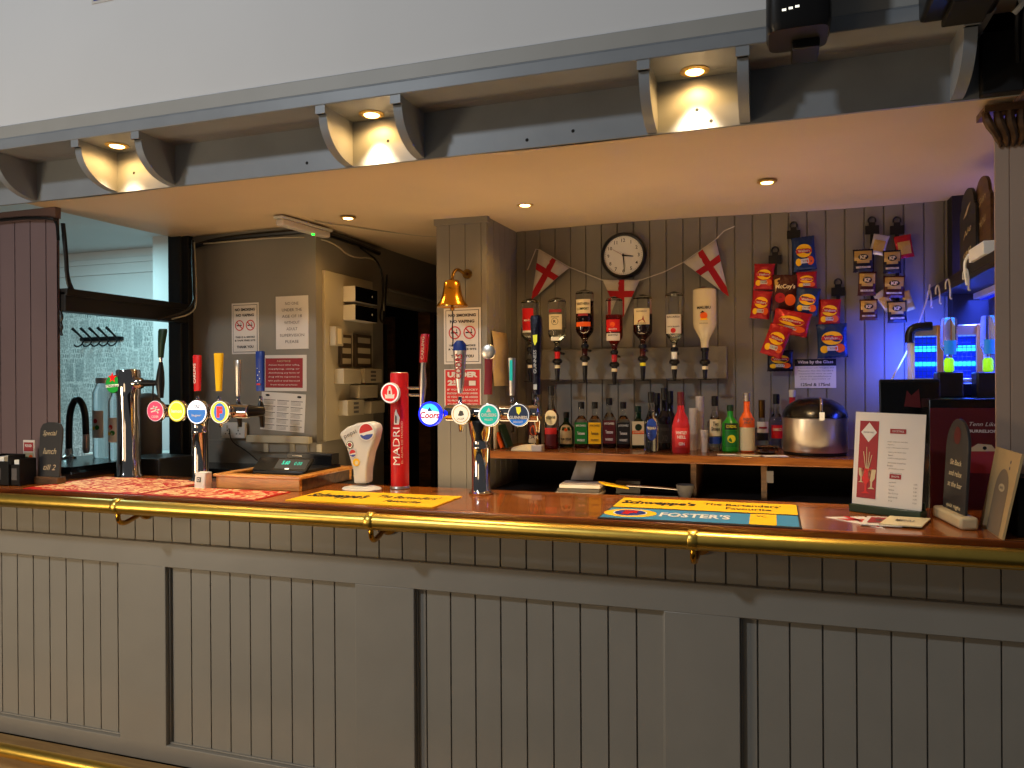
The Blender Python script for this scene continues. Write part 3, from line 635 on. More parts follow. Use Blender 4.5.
def pepsi(t, c, R, l=2):
    t.disc(c[0], c[1], R*1.12, 'white', mp, l); t.disc(c[0], c[1], R, 'sign_red', mp, l+1, a0=.25, a1=PI+.25, n=18)
    t.poly([(c[0]+R*math.cos(a), c[1]+R*math.sin(a)) for a in [PI+.45+(PI-.7)*i/12 for i in range(13)]], 'blue', mp, l+1)
    t.poly([(c[0]-R*.95, c[1]-R*.2), (c[0]-R*.3, c[1]-R*.25), (c[0]+R*.3, c[1]+R*.05), (c[0]+R, c[1]+R*.3), (c[0]+R*.95, c[1]-R*.1), (c[0]+R*.2, c[1]-R*.3), (c[0]-R*.4, c[1]-R*.5)], 'white', mp, l+2)
pepsi(t, c1, R1)
a_ = q_(349, 434.5); t.text('pepsi', a_[0], a_[1], .060, .022, 'grey_ink', mp, 2, 0, 0, .42)
c2 = q_(348.5, 445); t.disc(c2[0], c2[1], .0155, 'ink', mp, 2); t.disc(c2[0], c2[1], .007, 'dusty_red', mp, 3); t.ring(c2[0], c2[1], .010, .012, 'brushed_steel', mp, 3)
pepsi(t, q_(351.5, 453.5), .0145); c4 = q_(355, 462.5); t.disc(c4[0], c4[1], .0155, 'yellow', mp, 2); t.disc(c4[0]+.002, c4[1]-.002, .008, 'cream', mp, 3)
t.build('front_graphics', b)

# =================================================================== THINGS ON THE BAR TOP
def barmat(name, label, x0, x1, y0, y1, base, deco, rotz=0, group=None):
    cx, cy = (x0+x1)/2, (y0+y1)/2; th = thing(name, label, 'bar mat', (cx, cy, ZC), rotz, group)
    w, h = x1-x0, y1-y0
    t = MB(); t.box((0, 0, .0015), (w, h, .003), base); o = t.build('mat_base', th)
    d = MB(); deco(d, flat((0, 0, .003), (1, 0, 0), (0, 1, 0)), w, h)
    d.build('print', o); return th
def deco_red(d, mp, w, h): d.rect(0, 0, w-.016, h-.016, 'red_leaf_pattern', mp, 1)
barmat('bar_mat', 'larger red bar mat with cream leaf pattern under the tall chrome font', -2.94, -2.335, .012, .42, 'red', deco_red)
barmat('bar_mat', 'shallower red and cream leaf bar mat lying in front of the wooden till box', -2.325, -1.80, .012, .235, 'red', deco_red)
def deco_sch(d, mp, w, h):
    d.rect(0, 0, w-.008, h-.008, 'yellow', mp, 1)
    d.text("Schweppe's", -w*.26, .0, w*.42, h*.42, 'ink', mp, 2, .05, .1); d.text('The Bartenders\'', w*.2, h*.16, w*.42, h*.22, 'ink', mp, 2, .02); d.text('Favourite', w*.24, -h*.18, w*.24, h*.2, 'ink', mp, 2, .02)
barmat('bar_mat', 'plain yellow bar mat with black script lying between the font and the till box', -1.69, -1.10, .045, .31, 'yellow', deco_sch)
barmat('bar_mat', 'yellow bar mat with black script behind the blue bar mat', -.52, .08, .232, .45, 'charcoal', deco_sch)
def deco_fos(d, mp, w, h):
    d.rect(-.0, 0, w-.012, h-.03, 'sky_blue', mp, 1); cx = -w*.36
    d.disc(cx, 0, .085, 'yellow', mp, 2, .075); d.disc(cx, 0, .055, 'white', mp, 3, .055); d.disc(cx, 0, .050, 'blue', mp, 4, .05); d.text('F', cx, 0, .045, .07, 'red', mp, 5, .1)
    d.text("FOSTER'S", -w*.02, 0, w*.36, h*.34, 'white', mp, 3, .03); d.rect(w*.32, 0, w*.13, h-.03, 'yellow', mp, 2); d.text('VC', w*.31, h*.22, .03, .03, 'ink', mp, 3)
barmat('bar_mat', 'blue bar mat with white lettering and a yellow panel at the bar edge', -.52, .08, .010, .230, 'charcoal', deco_fos)

# scattered flyers at the right
for k, (px, py, r, tri, lb) in enumerate([(859, 522, .35, True, 'red and white triangular paper pennant on the bar below the menu'), (884, 523, -.2, False, 'pink and white folded flyer on the bar below the menu'), (905, 524, -.28, False, 'pale cream flyer nearest the chalkboard on the bar top')]):
    q = PZ(px, py, ZC); t = MB(); mp = lambda u, v, l: Vector((u*.95, v*1.7, .001+l))
    if tri:
        t.prism([(-.07, .05), (.06, .05), (.02, -.07)], 'paper', mp, -.0008, .0006); t.poly([(-.01, .05), (.01, .05), (.022, -.05), (.012, -.055)], 'sign_red', mp, 2); t.poly([(-.05, .03), (.05, .02), (.045, .0), (-.03, .01)], 'sign_red', mp, 2)
    else:
        t.prism([(-.055, .045), (.06, .055), (.055, -.04), (-.06, -.05)], 'paper' if k == 1 else 'cream', mp, -.0008, .0006+.001*k)
        if k == 1: t.poly([(-.04, .03), (.04, .04), (.035, -.02), (-.045, -.03)], 'dusty_red', mp, 6)
        t.text('GIN' if k == 1 else 'MENU', 0, 0, .05, .02, 'grey_ink', mp, 8)
    tag(t.build('flyer', loc=(q.x, q.y, ZC+.0026*k), rotz=r), lb, 'flyer', 'loose papers on the bar')

# drinks menu in a green stand
a = PZ(857, 511, ZC); b = PZ(927, 520, ZC); yw = math.atan2(b.y-a.y, b.x-a.x); c = (a+b)/2; W = (b-a).length
th = thing('drinks_menu', 'white drinks menu with a dark pink cocktail panel standing in a green base', 'menu', (c.x-.014, c.y, ZC), yw)
t = MB(); t.bx(-W/2-.003, W/2+.004, -.018, .028, 0, .026, 'dark_green'); t.bx(-W/2-.003, W/2+.004, .012, .022, .026, .05, 'dark_green'); t.build('stand_base', th, bevel=.003)
ty = Vector((0, math.sin(.12), math.cos(.12))); zt = .30; mw = W
crd = MB(); crd.prism([(-mw/2, 0), (mw/2, 0), (mw/2+.001, zt), (-mw/2-.003, zt+.004)], 'paper', flat((0, -.002, .022), (1, 0, 0), ty), -.001, .001); o = crd.build('card', th)
d = MB(); mp = flat((0, -.0035, .022), (1, 0, 0), ty); px0 = -mw/2+.045
d.rect(px0, .15, .062, .25, 'dusty_red', mp, 1); d.poly([(px0, .27), (px0+.026, .238), (px0, .206), (px0-.026, .238)], 'paper', mp, 2); d.text('COCKTAILS', px0, .238, .034, .005, 'grey_ink', mp, 3)
def goblet(cx, cy, s, m): 
    d.poly([(cx-.014*s, cy+.03*s), (cx+.014*s, cy+.03*s), (cx+.011*s, cy), (cx+.003*s, cy-.012*s), (cx+.003*s, cy-.03*s), (cx+.012*s, cy-.036*s), (cx-.012*s, cy-.036*s), (cx-.003*s, cy-.03*s), (cx-.003*s, cy-.012*s), (cx-.011*s, cy)], m, mp, 3)
goblet(px0-.002, .085, 1.25, 'sign_red'); goblet(px0+.016, .09, .95, 'skin_paper'); goblet(px0-.018, .10, .7, 'skin_paper')
for u, v in [(-.014, .06), (-.004, .075), (.006, .06), (.014, .05)]: d.line((px0+u*.3, .12), (px0+u, .115+v), .0022, 'skin_paper', mp, 4)
for cy, s in [(.245, 'COCKTAILS'), (.102, 'SHOTS')]:
    d.rect(.028 if cy > .2 else .026, cy, .05 if cy > .2 else .036, .015, 'dusty_red', mp, 1); d.text(s, .028 if cy > .2 else .026, cy, .036 if cy > .2 else .024, .006, 'paper', mp, 2)
words = ['mojito white rum mint lime', 'Espresso', 'vodka coffee liqueur espresso', 'sugar syrup double shot', 'Sunset', 'tequila orange grenadine', 'served over crushed ice', 'Bramble', 'gin blackberry lemon', 'long and fruity']
yy = .225
for k, s in enumerate(words):
    yy -= .0095 if k % 3 else .014
    d.text(s, .028+(-.02 if len(s) < 10 else 0), yy, min(.07, .0024*len(s)), .0045, 'grey_ink', mp, 1, 0)
for k, s in enumerate(['Jagerbomb', 'Tequila', 'Sambuca', 'Baby Guinness', 'Skittle bomb', 'Sourz']):
    y_ = .083-k*.0115; d.text(s, .008+.0011*len(s), y_, .0024*len(s), .0045, 'grey_ink', mp, 1, 0); d.text('3.50', .088, y_, .011, .0042, 'grey_ink', mp, 1, 0)
d.build('print', o)

# chalkboard sign on a wooden foot
a = PZ(936, 518, ZC); b = PZ(962, 531, ZC); c = (a+b)/2; yw = math.atan2(b.y-a.y, b.x-a.x)
th = thing('table_chalkboard', 'narrow round-topped grey chalkboard in a pale wooden foot beside the drinks menu', 'chalkboard', (c.x+.02, c.y+.02, ZC+.001), yw)
Lb = .20
t = MB(); t.box((0, 0, .018), (Lb+.03, .05, .036), 'skin_paper'); t.build('foot', th, bevel=.008)
t = MB(); w2 = .088; hb = PX(956, 416, c.x+.02).z-ZC-.04
pts = [(-w2, 0), (w2, 0), (w2, hb-w2)]+[(w2*math.cos(a_), hb-w2+w2*math.sin(a_)) for a_ in [PI*k/14 for k in range(1, 14)]]+[(-w2, hb-w2)]
mp = flat((0, 0, .030), (1, 0, 0), (0, .06, 1)); t.prism(pts, 'charcoal', mp, -.004, .004); o = t.build('board', th, bevel=.001)
d = MB(); mp = flat((0, -.0035, .030), (1, 0, 0), (0, .06, 1)); d.disc(0, hb-.05, .026, 'maroon', mp, 2); d.build('round_emblem', o)
for k, s in enumerate(['Sit Back', 'and relax', 'at the bar', '', 'quiz night', 'every', 'Thursday']):
    if s: d = MB(); d.text(s, 0, hb-.13-k*.033, .018*len(s)*.62, .016, 'cream', mp, 2, 0, .2); d.build('chalk_writing', o)

# brown kraft card with an arch print
th = thing('kraft_display_card', 'brown kraft display card with a printed grey arch leaning by the right column', 'display card', (.578, .12, ZC), -PI/2+.0)
t = MB(); up = Vector((0, .18, 1)); mp = flat((0, 0, 0), (1, 0, 0), up); t.prism([(-.115, 0), (.115, 0), (.135, .235), (-.112, .235)], 'kraft', mp, -.006, 0); o = t.build('card', th)
d = MB(); w2 = .062; d.poly([(-w2+.02, .001), (w2+.02, .001), (w2+.02, .12)]+[(.02+w2*math.cos(a_), .12+w2*math.sin(a_)) for a_ in [PI*k/12 for k in range(1, 12)]]+[(-w2+.02, .12)], 'arch_print', mp, 1)
d.disc(.025, .13, .028, 'skin_paper', mp, 2, .011); d.text('BAR', .025, .13, .03, .008, 'grey_ink', mp, 3); d.disc(.06, .205, .005, 'grey_ink', mp, 1); d.disc(.06, .188, .005, 'grey_ink', mp, 1); d.build('print', o)
MB().bx(-.06, .06, .05, .10, 0, .16, 'black_matt').build('back_prop', th, bevel=.003)

# wooden till box and till
TX0, TX1, TY0, TY1 = -2.175, -1.775, .26, .66
t = MB(); t.bx(-2.2, -1.76, .545, .78, .98, 1.122, 'black_matt'); tag(t.build('till_stand', bevel=.003), 'low black block behind the bar under the rear of the till box', 'stand')
th = thing('wooden_till_box', 'open light wood framed till box with carved grain front beside the white cube', 'box', (-1.975, .46, ZC))
w_, d_ = .40, .40
for a_, n_ in [((-.2, .2, -.2, -.18), 'front'), ((-.2, .2, .18, .2), 'back'), ((-.2, -.18, -.18, .18), 'left'), ((.18, .2, -.18, .18), 'right')]:
    MB().bx(a_[0], a_[1], a_[2], a_[3], 0, .048, 'dark_carved_wood' if n_ == 'right' else 'tray_wood').build('side_panel', th, bevel=.002)
t = MB(); t.bx(-.21, .21, -.21, -.165, .048, .060, 'tray_wood').bx(.165, .21, -.165, .21, .048, .060, 'tray_wood').bx(-.21, -.165, -.165, .21, .048, .060, 'tray_wood').bx(-.165, .165, .165, .21, .048, .060, 'tray_wood'); t.build('top_rim', th, bevel=.003)
MB().bx(-.18, .18, -.18, .18, .001, .01, 'black_matt').build('floor_panel', th)
th = thing('cash_till', 'black electronic till with teal digits sitting in the wooden box', 'till', (-1.95, .47, ZC+.011))
t = MB(); t.bx(-.11, .14, -.13, .16, 0, .06, 'black_plastic'); t.build('body', th, bevel=.006)
t = MB(); mpt = flat((.02, -.13, .058), (1, 0, 0), (0, .75, .66)); t.prism([(-.13, 0), (.13, 0), (.13, .075), (-.13, .075)], 'black_gloss', mpt, -.012, .0); 
t.rect(.045, .04, .15, .055, 'charcoal', mpt, 1); o = t.build('display_panel', th, bevel=.002)
MB().text('5.60', .015, .045, .036, .022, 'teal_display', mpt, 4, .04).build('digits', o); MB().text('0.00', .075, .042, .036, .018, 'teal_display', mpt, 4, .0).build('digits', o); MB().rect(.035, .012, .02, .006, 'white_led', mpt, 3).build('status_light', o)
t = MB(); t.bx(-.10, .13, .10, .16, .06, .11, 'black_plastic'); t.bx(-.07, -.02, .095, .10, .095, .10, 'brushed_steel'); t.build('printer', th, bevel=.005)
q = PZ(207, 487, ZC); th = thing('contactless_reader', 'small white cube shaped card reader with a black square mark beside the till box', 'card reader', (q.x+.012, .235, ZC+.0), -.1)
t = MB(); t.loft([(0, 0, 0, .030, .022), (.03, 0, .002, .030, .022), (.066, 0, .006, .029, .020)], 'white', 24, .35); o = t.build('body', th)
t = MB(); mp = flat((0, -.0215, .038), (1, 0, 0), (0, .05, 1)); t.prism([(-.010, -.010), (.010, -.010), (.010, .010), (-.010, .010)], 'ink', mp, 0, .0009); t.rect(0, 0, .013, .013, 'white', mp, 2.2); t.rect(0, 0, .006, .006, 'ink', mp, 3); t.build('mark', o)

# left end of the bar: chalk sign, card, two black boxes
q = PZ(49, 484, ZC); th = thing('table_chalkboard', 'small dark chalkboard with faint script at the left end of the bar', 'chalkboard', (q.x, q.y, ZC))
s_ = mpp((q.x, q.y, 1.2)); 
MB().bx(-.072, .072, -.022, .022, 0, .032, 'dark_carved_wood').build('foot', th, bevel=.003)
hb = .24; pts = [(-.062, 0), (.062, 0), (.064, hb-.03), (.05, hb-.008), (.02, hb), (-.02, hb), (-.05, hb-.008), (-.064, hb-.03)]
mp = flat((0, 0, .028), (1, 0, 0), (0, .08, 1)); t = MB(); t.prism(pts, 'charcoal', mp, -.004, .004); o = t.build('board', th, bevel=.001)
d = MB(); mp = flat((0, -.0035, .028), (1, 0, 0), (0, .08, 1)); 
for s, cx, cy, a_, b_ in [('Special', -.005, .19, .08, .028), ('lunch', 0, .115, .075, .026), ('till 2', .005, .045, .07, .024)]: MB().text(s, cx, cy, a_, b_, 'skin_paper', mp, 2, 0, .3).build('chalk_writing', o)
q = PY(23, 455, .17); th = thing('table_card', 'small picture card printed in pink and green behind the black holders', 'card', (q.x, .20, ZC), .1)
t = MB(); t.bx(-.03, .03, -.002, .002, .0, .185, 'paper'); o = t.build('card', th); t = MB(); mp = flat((0, -.003, 0)); t.rect(0, .155, .05, .04, 'dusty_red', mp, 1); t.rect(0, .105, .05, .05, 'skin_paper', mp, 1); t.disc(-.01, .10, .012, 'green', mp, 2); t.disc(.012, .11, .010, 'orange', mp, 2); t.text('FOOD', 0, .16, .035, .012, 'white', mp, 2); t.build('print', o)
for px, y, w_, h_, lb in [(7, .10, .12, .13, 'black menu holder at the far left end of the bar'), (23, .11, .06, .115, 'black condiment holder between the other holder and the small chalkboard')]:
    q = PY(px, 475, y); th = thing('condiment_holder', lb, 'holder', (q.x, y, ZC))
    t = MB(); t.bx(-w_/2, w_/2, -.04, -.036, 0, h_*.8, 'black_plastic').bx(-w_/2, w_/2, .036, .04, 0, h_, 'black_plastic').bx(-w_/2, -w_/2+.004, -.04, .04, 0, h_, 'black_plastic').bx(w_/2-.004, w_/2, -.04, .04, 0, h_, 'black_plastic').bx(-w_/2, w_/2, -.04, .04, 0, .005, 'black_plastic'); t.build('holder_box', th, bevel=.002)
    t = MB(); t.bx(-.012, .022, -.03, .02, .006, h_*.95, 'white'); t.build('sachets', th)
    t = MB(); t.rect(.0, .05, .03, .05, 'grey_ink', flat((0, -.04, 0)), 1); t.build('label', th)

# =================================================================== NOTICES ON THE WALLS
def notice(name, label, cat, corners, Yp, deco, tilt=0, thick=.0015, m='paper', group=None):
    """corners: left, top, right, bottom in photo pixels read on the wall plane Y = Yp"""
    l, t_, r, b = corners; c = PY((l+r)/2, (t_+b)/2, Yp); w = PY(r, (t_+b)/2, Yp).x-PY(l, (t_+b)/2, Yp).x; h = PY((l+r)/2, t_, Yp).z-PY((l+r)/2, b, Yp).z
    mb = MB(); mb.box((0, -thick/2, 0), (w, thick, h), m)
    o = thing(name, label, cat, (c.x, Yp-.001, c.z), group=group); o.rotation_euler.y = tilt
    s_ = mb.build('sheet', o); d = MB(); deco(d, flat((0, -thick, 0)), w, h); d.build('print', s_); return o
def smoke(d, mp, w, h):
    d.rect(0, 0, w*.9, h*.93, 'ink', mp, 1); d.rect(0, 0, w*.87, h*.91, 'paper', mp, 2)
    d.text('NO SMOKING', 0, h*.37, w*.74, h*.055, 'ink', mp, 3, .04); d.text('NO VAPING', 0, h*.26, w*.66, h*.055, 'ink', mp, 3, .04)
    for cx, sgn in [(-w*.2, 1), (w*.2, 1)]:
        R = w*.165; d.ring(cx, h*.06, R*.82, R, 'sign_red', mp, 4); d.line((cx-R*.6, h*.06+R*.6), (cx+R*.6, h*.06-R*.6), R*.18, 'sign_red', mp, 5); d.rect(cx-R*.1, h*.06, R*1.1, R*.2, 'ink', mp, 3); d.rect(cx+R*.3, h*.06+R*.35, R*.12, R*.4, 'grey_ink', mp, 3)
    d.text('THIS IS A SMOKE', 0, -h*.17, w*.72, h*.035, 'ink', mp, 3, .03); d.text('& VAPE FREE SITE', 0, -h*.235, w*.76, h*.035, 'ink', mp, 3, .03); d.text('THANK YOU', 0, -h*.36, w*.62, h*.05, 'ink', mp, 3, .04)
notice('wall_notice', 'white no smoking and no vaping notice on the left wall beside the age notice', 'notice', (232, 303, 259, 354), WL, smoke)
notice('wall_notice', 'white no smoking and no vaping notice on the pillar below the brass bell', 'notice', (444, 308, 481, 364), 1.142, smoke)
def age(d, mp, w, h):
    for k, s in enumerate(['NO ONE', 'UNDER THE', 'AGE OF 18', 'WITHOUT', 'ADULT', 'SUPERVISION', 'PLEASE']):
        d.text(s, 0, h*(.36-.12*k), w*.068*len(s), h*.055, 'grey_ink', mp, 1, 0)
notice('wall_notice', 'plain white grey-lettered age notice pinned on the left wall right of the smoking notice', 'notice', (276, 296, 308.5, 349), WL, age)
def drugs(d, mp, w, h):
    d.rect(0, 0, w*.84, h*.82, 'dusty_red', mp, 1)
    for k, s in enumerate(['NOTICE', 'Anyone found either selling,', 'supplying, using or', 'distributing any form of', 'drug will be reported to', 'the police and banned', 'from these premises']):
        d.text(s, 0, h*(.33-.11*k), w*(.3 if k == 0 else .70 if k != 6 else .6), h*.05, 'paper' if k else 'skin_paper', mp, 2, .01)
notice('wall_notice', 'dusty red notice with white border below the age notice on the left wall', 'notice', (262, 355, 306.5, 391), WL, drugs, .01)
def price(d, mp, w, h):
    for i in range(3):
        for j in range(5):
            cx, cy = (i-1)*w*.31, h*(.30-.165*j)
            d.rect(cx, cy, w*.27, h*.014, 'ink', mp, 1)
            for q in range(3): d.rect(cx-w*.02, cy-h*(.035+.032*q), w*.22, h*.008, 'grey_ink', mp, 1)
    d.disc(-w*.42+w*.06, h*.42, w*.05, 'ink', mp, 1, h*.03); d.disc(w*.36, h*.42, w*.05, 'ink', mp, 1, h*.03)
notice('price_list', 'white tilted price list sheet with three ruled columns under the dusty red notice', 'price list', (261, 393, 305, 431), WL, price, .06)
def u25(d, mp, w, h):
    d.rect(0, 0, w*.94, h*.96, 'sign_red', mp, 1); d.text('UNDER', 0, h*.37, w*.82, h*.13, 'paper', mp, 2, .06); d.text('25', -w*.26, h*.18, w*.30, h*.13, 'paper', mp, 2, .06)
    d.rect(w*.2, h*.17, w*.36, h*.14, 'dusty_red', mp, 2); d.rect(w*.27, h*.17, w*.18, h*.11, 'paper', mp, 3)
    for k, s in enumerate(["IF YOU'RE LUCKY", 'ENOUGH TO LOOK UNDER', '25 YOU WILL BE ASKED', 'TO PROVE THAT YOU ARE', 'AT LEAST 18 WHEN YOU', 'BUY ALCOHOL']): d.text(s, 0, h*(.02-.085*k), w*.84, h*.045, 'paper', mp, 2, .02)
notice('wall_notice', 'red under 25 notice with white lettering on the pillar behind the beer font', 'notice', (444.5, 369, 481, 412), 1.142, u25)
def wine(d, mp, w, h):
    d.rect(0, h*.38, w, h*.24, 'ink', mp, 1); d.text('Wine by the Glass', 0, h*.385, w*.86, h*.14, 'paper', mp, 2, .03)
    for k, s in enumerate(['In accordance with Weights and', 'Measures Act the standard', 'measures for wine on sale', 'are in this establishment', 'sold in quantities of']): d.text(s, 0, h*(.19-.095*k), w*(.88-.04*k), h*.05, 'grey_ink', mp, 1, 0)
    d.text('125ml & 175ml', 0, -h*.38, w*.7, h*.11, 'ink', mp, 1, .02)
notice('wall_notice', 'black and white wine by the glass notice on the back wall below the crisps', 'notice', (794.5, 359, 836, 388), 1.598, wine)
# curled tan notice on the pillar's side
a = PX(487, 358, XP1); b = PX(505, 358, XP1)
p0 = PY(496, 331, 1.2); z1_, z0_ = PX(496, 331, XP1+.02).z, PX(496, 386, XP1+.02).z
th = thing('side_notice', 'tan card pinned to the side of the bell pillar', 'notice', (XP1+.003, 1.30, (z0_+z1_)/2))
t = MB(); h_ = z1_-z0_; vs = []; fs = []
for i in range(7):
    v = -h_/2+h_*i/6
    for u in (-.11, 0, .11): vs.append((.004+.012*math.sin(v/h_*5+.6)**2, u, v))
fs = [(i*3+j, i*3+j+1, i*3+j+4, i*3+j+3) for i in range(6) for j in range(2)]
t.add(vs, fs, 'kraft'); o = t.build('card', th); md = o.modifiers.new('s', 'SOLIDIFY'); md.thickness = .0015
# shelf trunking and sockets under the left notices
a = PY(252, 437, WL); b = PY(314, 437, WL); t = MB(); t.bx(a.x, b.x, WL-.05, WL-.013, a.z-.025, a.z+.012, 'cream_plastic').bx(a.x+.02, b.x-.02, WL-.030, WL-.013, a.z-.075, a.z-.027, 'bar_wall_paint')
for k in range(3): x = a.x+.1+k*.16; t.bx(x, x+.03, WL-.038, WL-.030, a.z-.075, a.z-.027, 'cream_plastic')
tag(t.build('wall_ledge', bevel=.003), 'narrow cream ledge on the left wall behind the till', 'ledge')
a = PY(237, 430, WL); th = thing('wall_socket', 'white double wall socket left of the cream ledge', 'socket', (a.x, WL-.012, a.z))
t = MB(); t.bx(-.075, .075, -.022, 0, -.042, .042, 'white_plastic'); o = t.build('socket_plate', th, bevel=.003)
t = MB(); mp = flat((0, -.022, 0))
for u in (-.035, .035): t.rect(u, .018, .012, .018, 'cream_plastic', mp, 2); t.rect(u, .0, .006, .010, 'ink', mp, 2); t.rect(u-.011, -.018, .008, .005, 'ink', mp, 2); t.rect(u+.011, -.018, .008, .005, 'ink', mp, 2)
t.build('socket_holes', o)
t = MB(); t.tube([(a.x-.02, WL-.04, a.z+.01), (a.x+.01, WL-.06, a.z-.06), (a.x+.12, WL-.08, a.z-.10), (a.x+.22, WL-.10, a.z-.16)], .003, 'black_plastic', 6, 2); tag(t.build('power_lead', smooth=True), 'thin black power lead hanging from the white wall socket', 'cable')

# electrical boxes on the return wall (plane X = DX0, facing +X)
RX = DX0
def wall_frame(px, py): q = PX(px, py, RX); return q.y, q.z
def ebox(name, label, cat, l, t_, r, b, depth, m, deco=None, group=None, x0=0):
    y0, zc_ = wall_frame(l, (t_+b)/2); y1, _ = wall_frame(r, (t_+b)/2); zt_ = PX((l+r)/2, t_, RX).z; zb_ = PX((l+r)/2, b, RX).z
    th = thing(name, label, cat, (RX+x0, (y0+y1)/2, (zt_+zb_)/2), PI/2, group); w = y1-y0; h = zt_-zb_
    t = MB(); t.bx(-w/2, w/2, -depth, 0, -h/2, h/2, m); o = t.build('box_body', th, bevel=.003)
    if deco: d = MB(); deco(d, flat((0, -depth, 0)), w, h); d.build('front_detail', o)
    return th
t = MB(); y0, _ = wall_frame(322, 300); y1, _ = wall_frame(370, 300); t.bx(RX, RX+.018, y0, y1, 1.25, PX(345, 276, RX).z, 'cream_plastic'); tag(t.build('backing_board', bevel=.002), 'tan painted backing board behind the electrical boxes', 'board')
def gl(d, mp, w, h): d.rect(0, 0, w*.985, h*.97, 'black_gloss', mp, 1); d.disc(w*.25, 0, .006, 'white', mp, 2)
ebox('meter_box', 'upper white meter box with black glossy front on the return wall', 'meter', 340, 289, 363, 304, .075, 'white_plastic', gl, 'black fronted boxes', .018)
ebox('meter_box', 'lower white meter box with black glossy front on the return wall', 'meter', 340, 307, 363, 322, .075, 'white_plastic', gl, 'black fronted boxes', .018)
def sw(d, mp, w, h): d.rect(0, 0, w*.5, h*.8, 'cream', mp, 1)
ebox('switch_box', 'narrow tall cream switch left of the brown switch plates', 'switch', 326, 327, 334, 346, .04, 'cream_plastic', sw, None, .018)
def sw3(d, mp, w, h):
    for k in (-1, 0, 1): d.rect(0, k*h*.32, w*.78, h*.17, 'cream_plastic', mp, 1)
ebox('switch_plate', 'brown plate with three cream rocker switches, nearer the wall corner', 'switch', 335, 335, 346, 367, .02, 'brown_plastic', sw3, 'three gang brown plates', .018)
ebox('switch_plate', 'brown plate with three cream rocker switches, nearer the dark doorway', 'switch', 350, 335, 366, 367, .02, 'brown_plastic', sw3, 'three gang brown plates', .018)
def dial(d, mp, w, h):
    for k in (-1, 0, 1): d.rect(0, k*h*.28, w*.3, h*.16, 'grey_ink', mp, 1)
for k, (l, t_, r, b, lb, dd) in enumerate([(331, 369, 349, 384, 'cream junction box in the top row near the wall corner', None), (352, 369, 370, 383, 'cream box with dials in the top row by the doorway', dial), (347, 385, 366, 398, 'cream junction box alone in the middle row', None), (335, 400, 352, 415, 'cream box with dials in the bottom row near the wall corner', dial), (359, 401, 373, 413, 'cream junction box in the bottom row by the doorway', None)]):
    ebox('junction_box', lb, 'junction box', l, t_, r, b, .06, 'cream_plastic', dd, 'cream junction boxes', .018)

# cables along the wall tops
def cable(label, pts, r=.006, m='black_plastic', sm=2, group='cables along the walls'):
    return tag(MB().tube(pts, r, m, 8, sm).build('cable'), label, 'cable', group)
zt_ = 2.335
cable('thick black cable bundle along the top of the left wall', [(-3.0, WL-.02, 2.30), (-2.8, WL-.02, zt_+.0), (-2.3, WL-.02, zt_+.005), (DX0+.02, WL+.0, zt_), (DX0+.03, 1.4, zt_), (DX0+.03, 1.70, 2.32)], .014)
cable('thin pale cable sagging under the black bundle on the return wall', [(-2.9, WL-.035, 2.31), (-2.3, WL-.03, 2.315), (DX0+.04, WL+.1, 2.30), (DX0+.05, 1.35, 2.235), (DX0+.05, 1.60, 2.28), (DX0+.05, 1.70, 2.22), (DX0+.05, 1.72, 1.98)], .004, 'cream_plastic')
cable('black cable drooping down beside the dark doorway', [(DX0+.05, 1.45, 2.31), (DX0+.07, 1.66, 2.25), (DX0+.06, 1.70, 2.05), (DX0+.05, 1.66, 1.93), (DX0+.04, 1.74, 1.90), (DX0+.05, 1.76, 2.2)], .006)
cable('white cable looping across the corner post beside the side opening', [(OX+.12, .99, 2.31), (OX+.14, .985, 2.0), (OX+.12, .98, 1.93), (OX+.05, .90, 1.895)], .004, 'cream_plastic')
cable('black cable hanging along the corner post of the side opening', [(OX+.11, .99, 2.32), (OX+.12, .98, 2.1), (OX+.13, .98, 1.95), (OX+.05, .8, 1.885)], .007)
for lb, off, r_ in [('black cable swooping from the left pillar down to the dark beam', 0, .009), ('thinner black cable swooping below the first to the beam', .05, .006)]:
    cable(lb, [(OX+.015, .28, 2.28-off), (OX+.02, .29, 2.15-off), (OX+.015, .30, 2.02-off*.5), (OX+.015, .36, 1.945), (OX+.01, .52, 1.905), (OX+.01, .95, 1.905)], r_)
cable('cable running along the top of the left panelled pillar', [(-3.8, .245, 2.30), (-3.3, .24, 2.315), (OX-.02, .24, 2.30), (OX+.015, .25, 2.285), (OX+.01, .26, 2.20)], .007)
cable('thin cable clipped across the ceiling from the emergency light', [(-2.15, .95, 2.358), (-1.95, 1.35, 2.364), (-1.75, 1.62, 2.367), (-1.58, 1.40, 2.362)], .004, 'cream_plastic')
a = PX(63, 306, OX+.04); th = thing('hanging_bracket', 'small dark curled iron bracket under the beam by the left pillar', 'bracket', (OX+.006, .27, zb))
MB().tube([(0, 0, 0), (.015, .0, -.03), (0, 0, -.05), (.012, 0, -.075), (0, 0, -.09), (.01, 0, -.11)], .006, 'black_plastic', 8, 2).build('hook', th)

# emergency light on the ceiling
p0 = PZ(278, 216, 2.355); p1 = PZ(328, 230, 2.357); c = (p0+p1)/2; yw = math.atan2(p1.y-p0.y, p1.x-p0.x); Lg = (p1-p0).length
th = thing('emergency_light', 'slim clear emergency light with a green indicator on the bar ceiling', 'light', (c.x, c.y, 2.357), yw)
t = MB(); t.bx(-Lg/2, Lg/2, -.03, .03, -.012, 0, 'white_plastic'); t.build('base', th, bevel=.003)
t = MB(); t.bx(-Lg/2+.01, Lg/2-.01, -.025, .025, -.045, -.0125, 'cup_plastic'); t.build('diffuser', th, bevel=.008)
t = MB(); t.lathe([(.001, -.052), (.008, -.05), (.008, -.046)], 'green_led', 12, (Lg*.15, -.01, 0)); t.build('indicator', th)

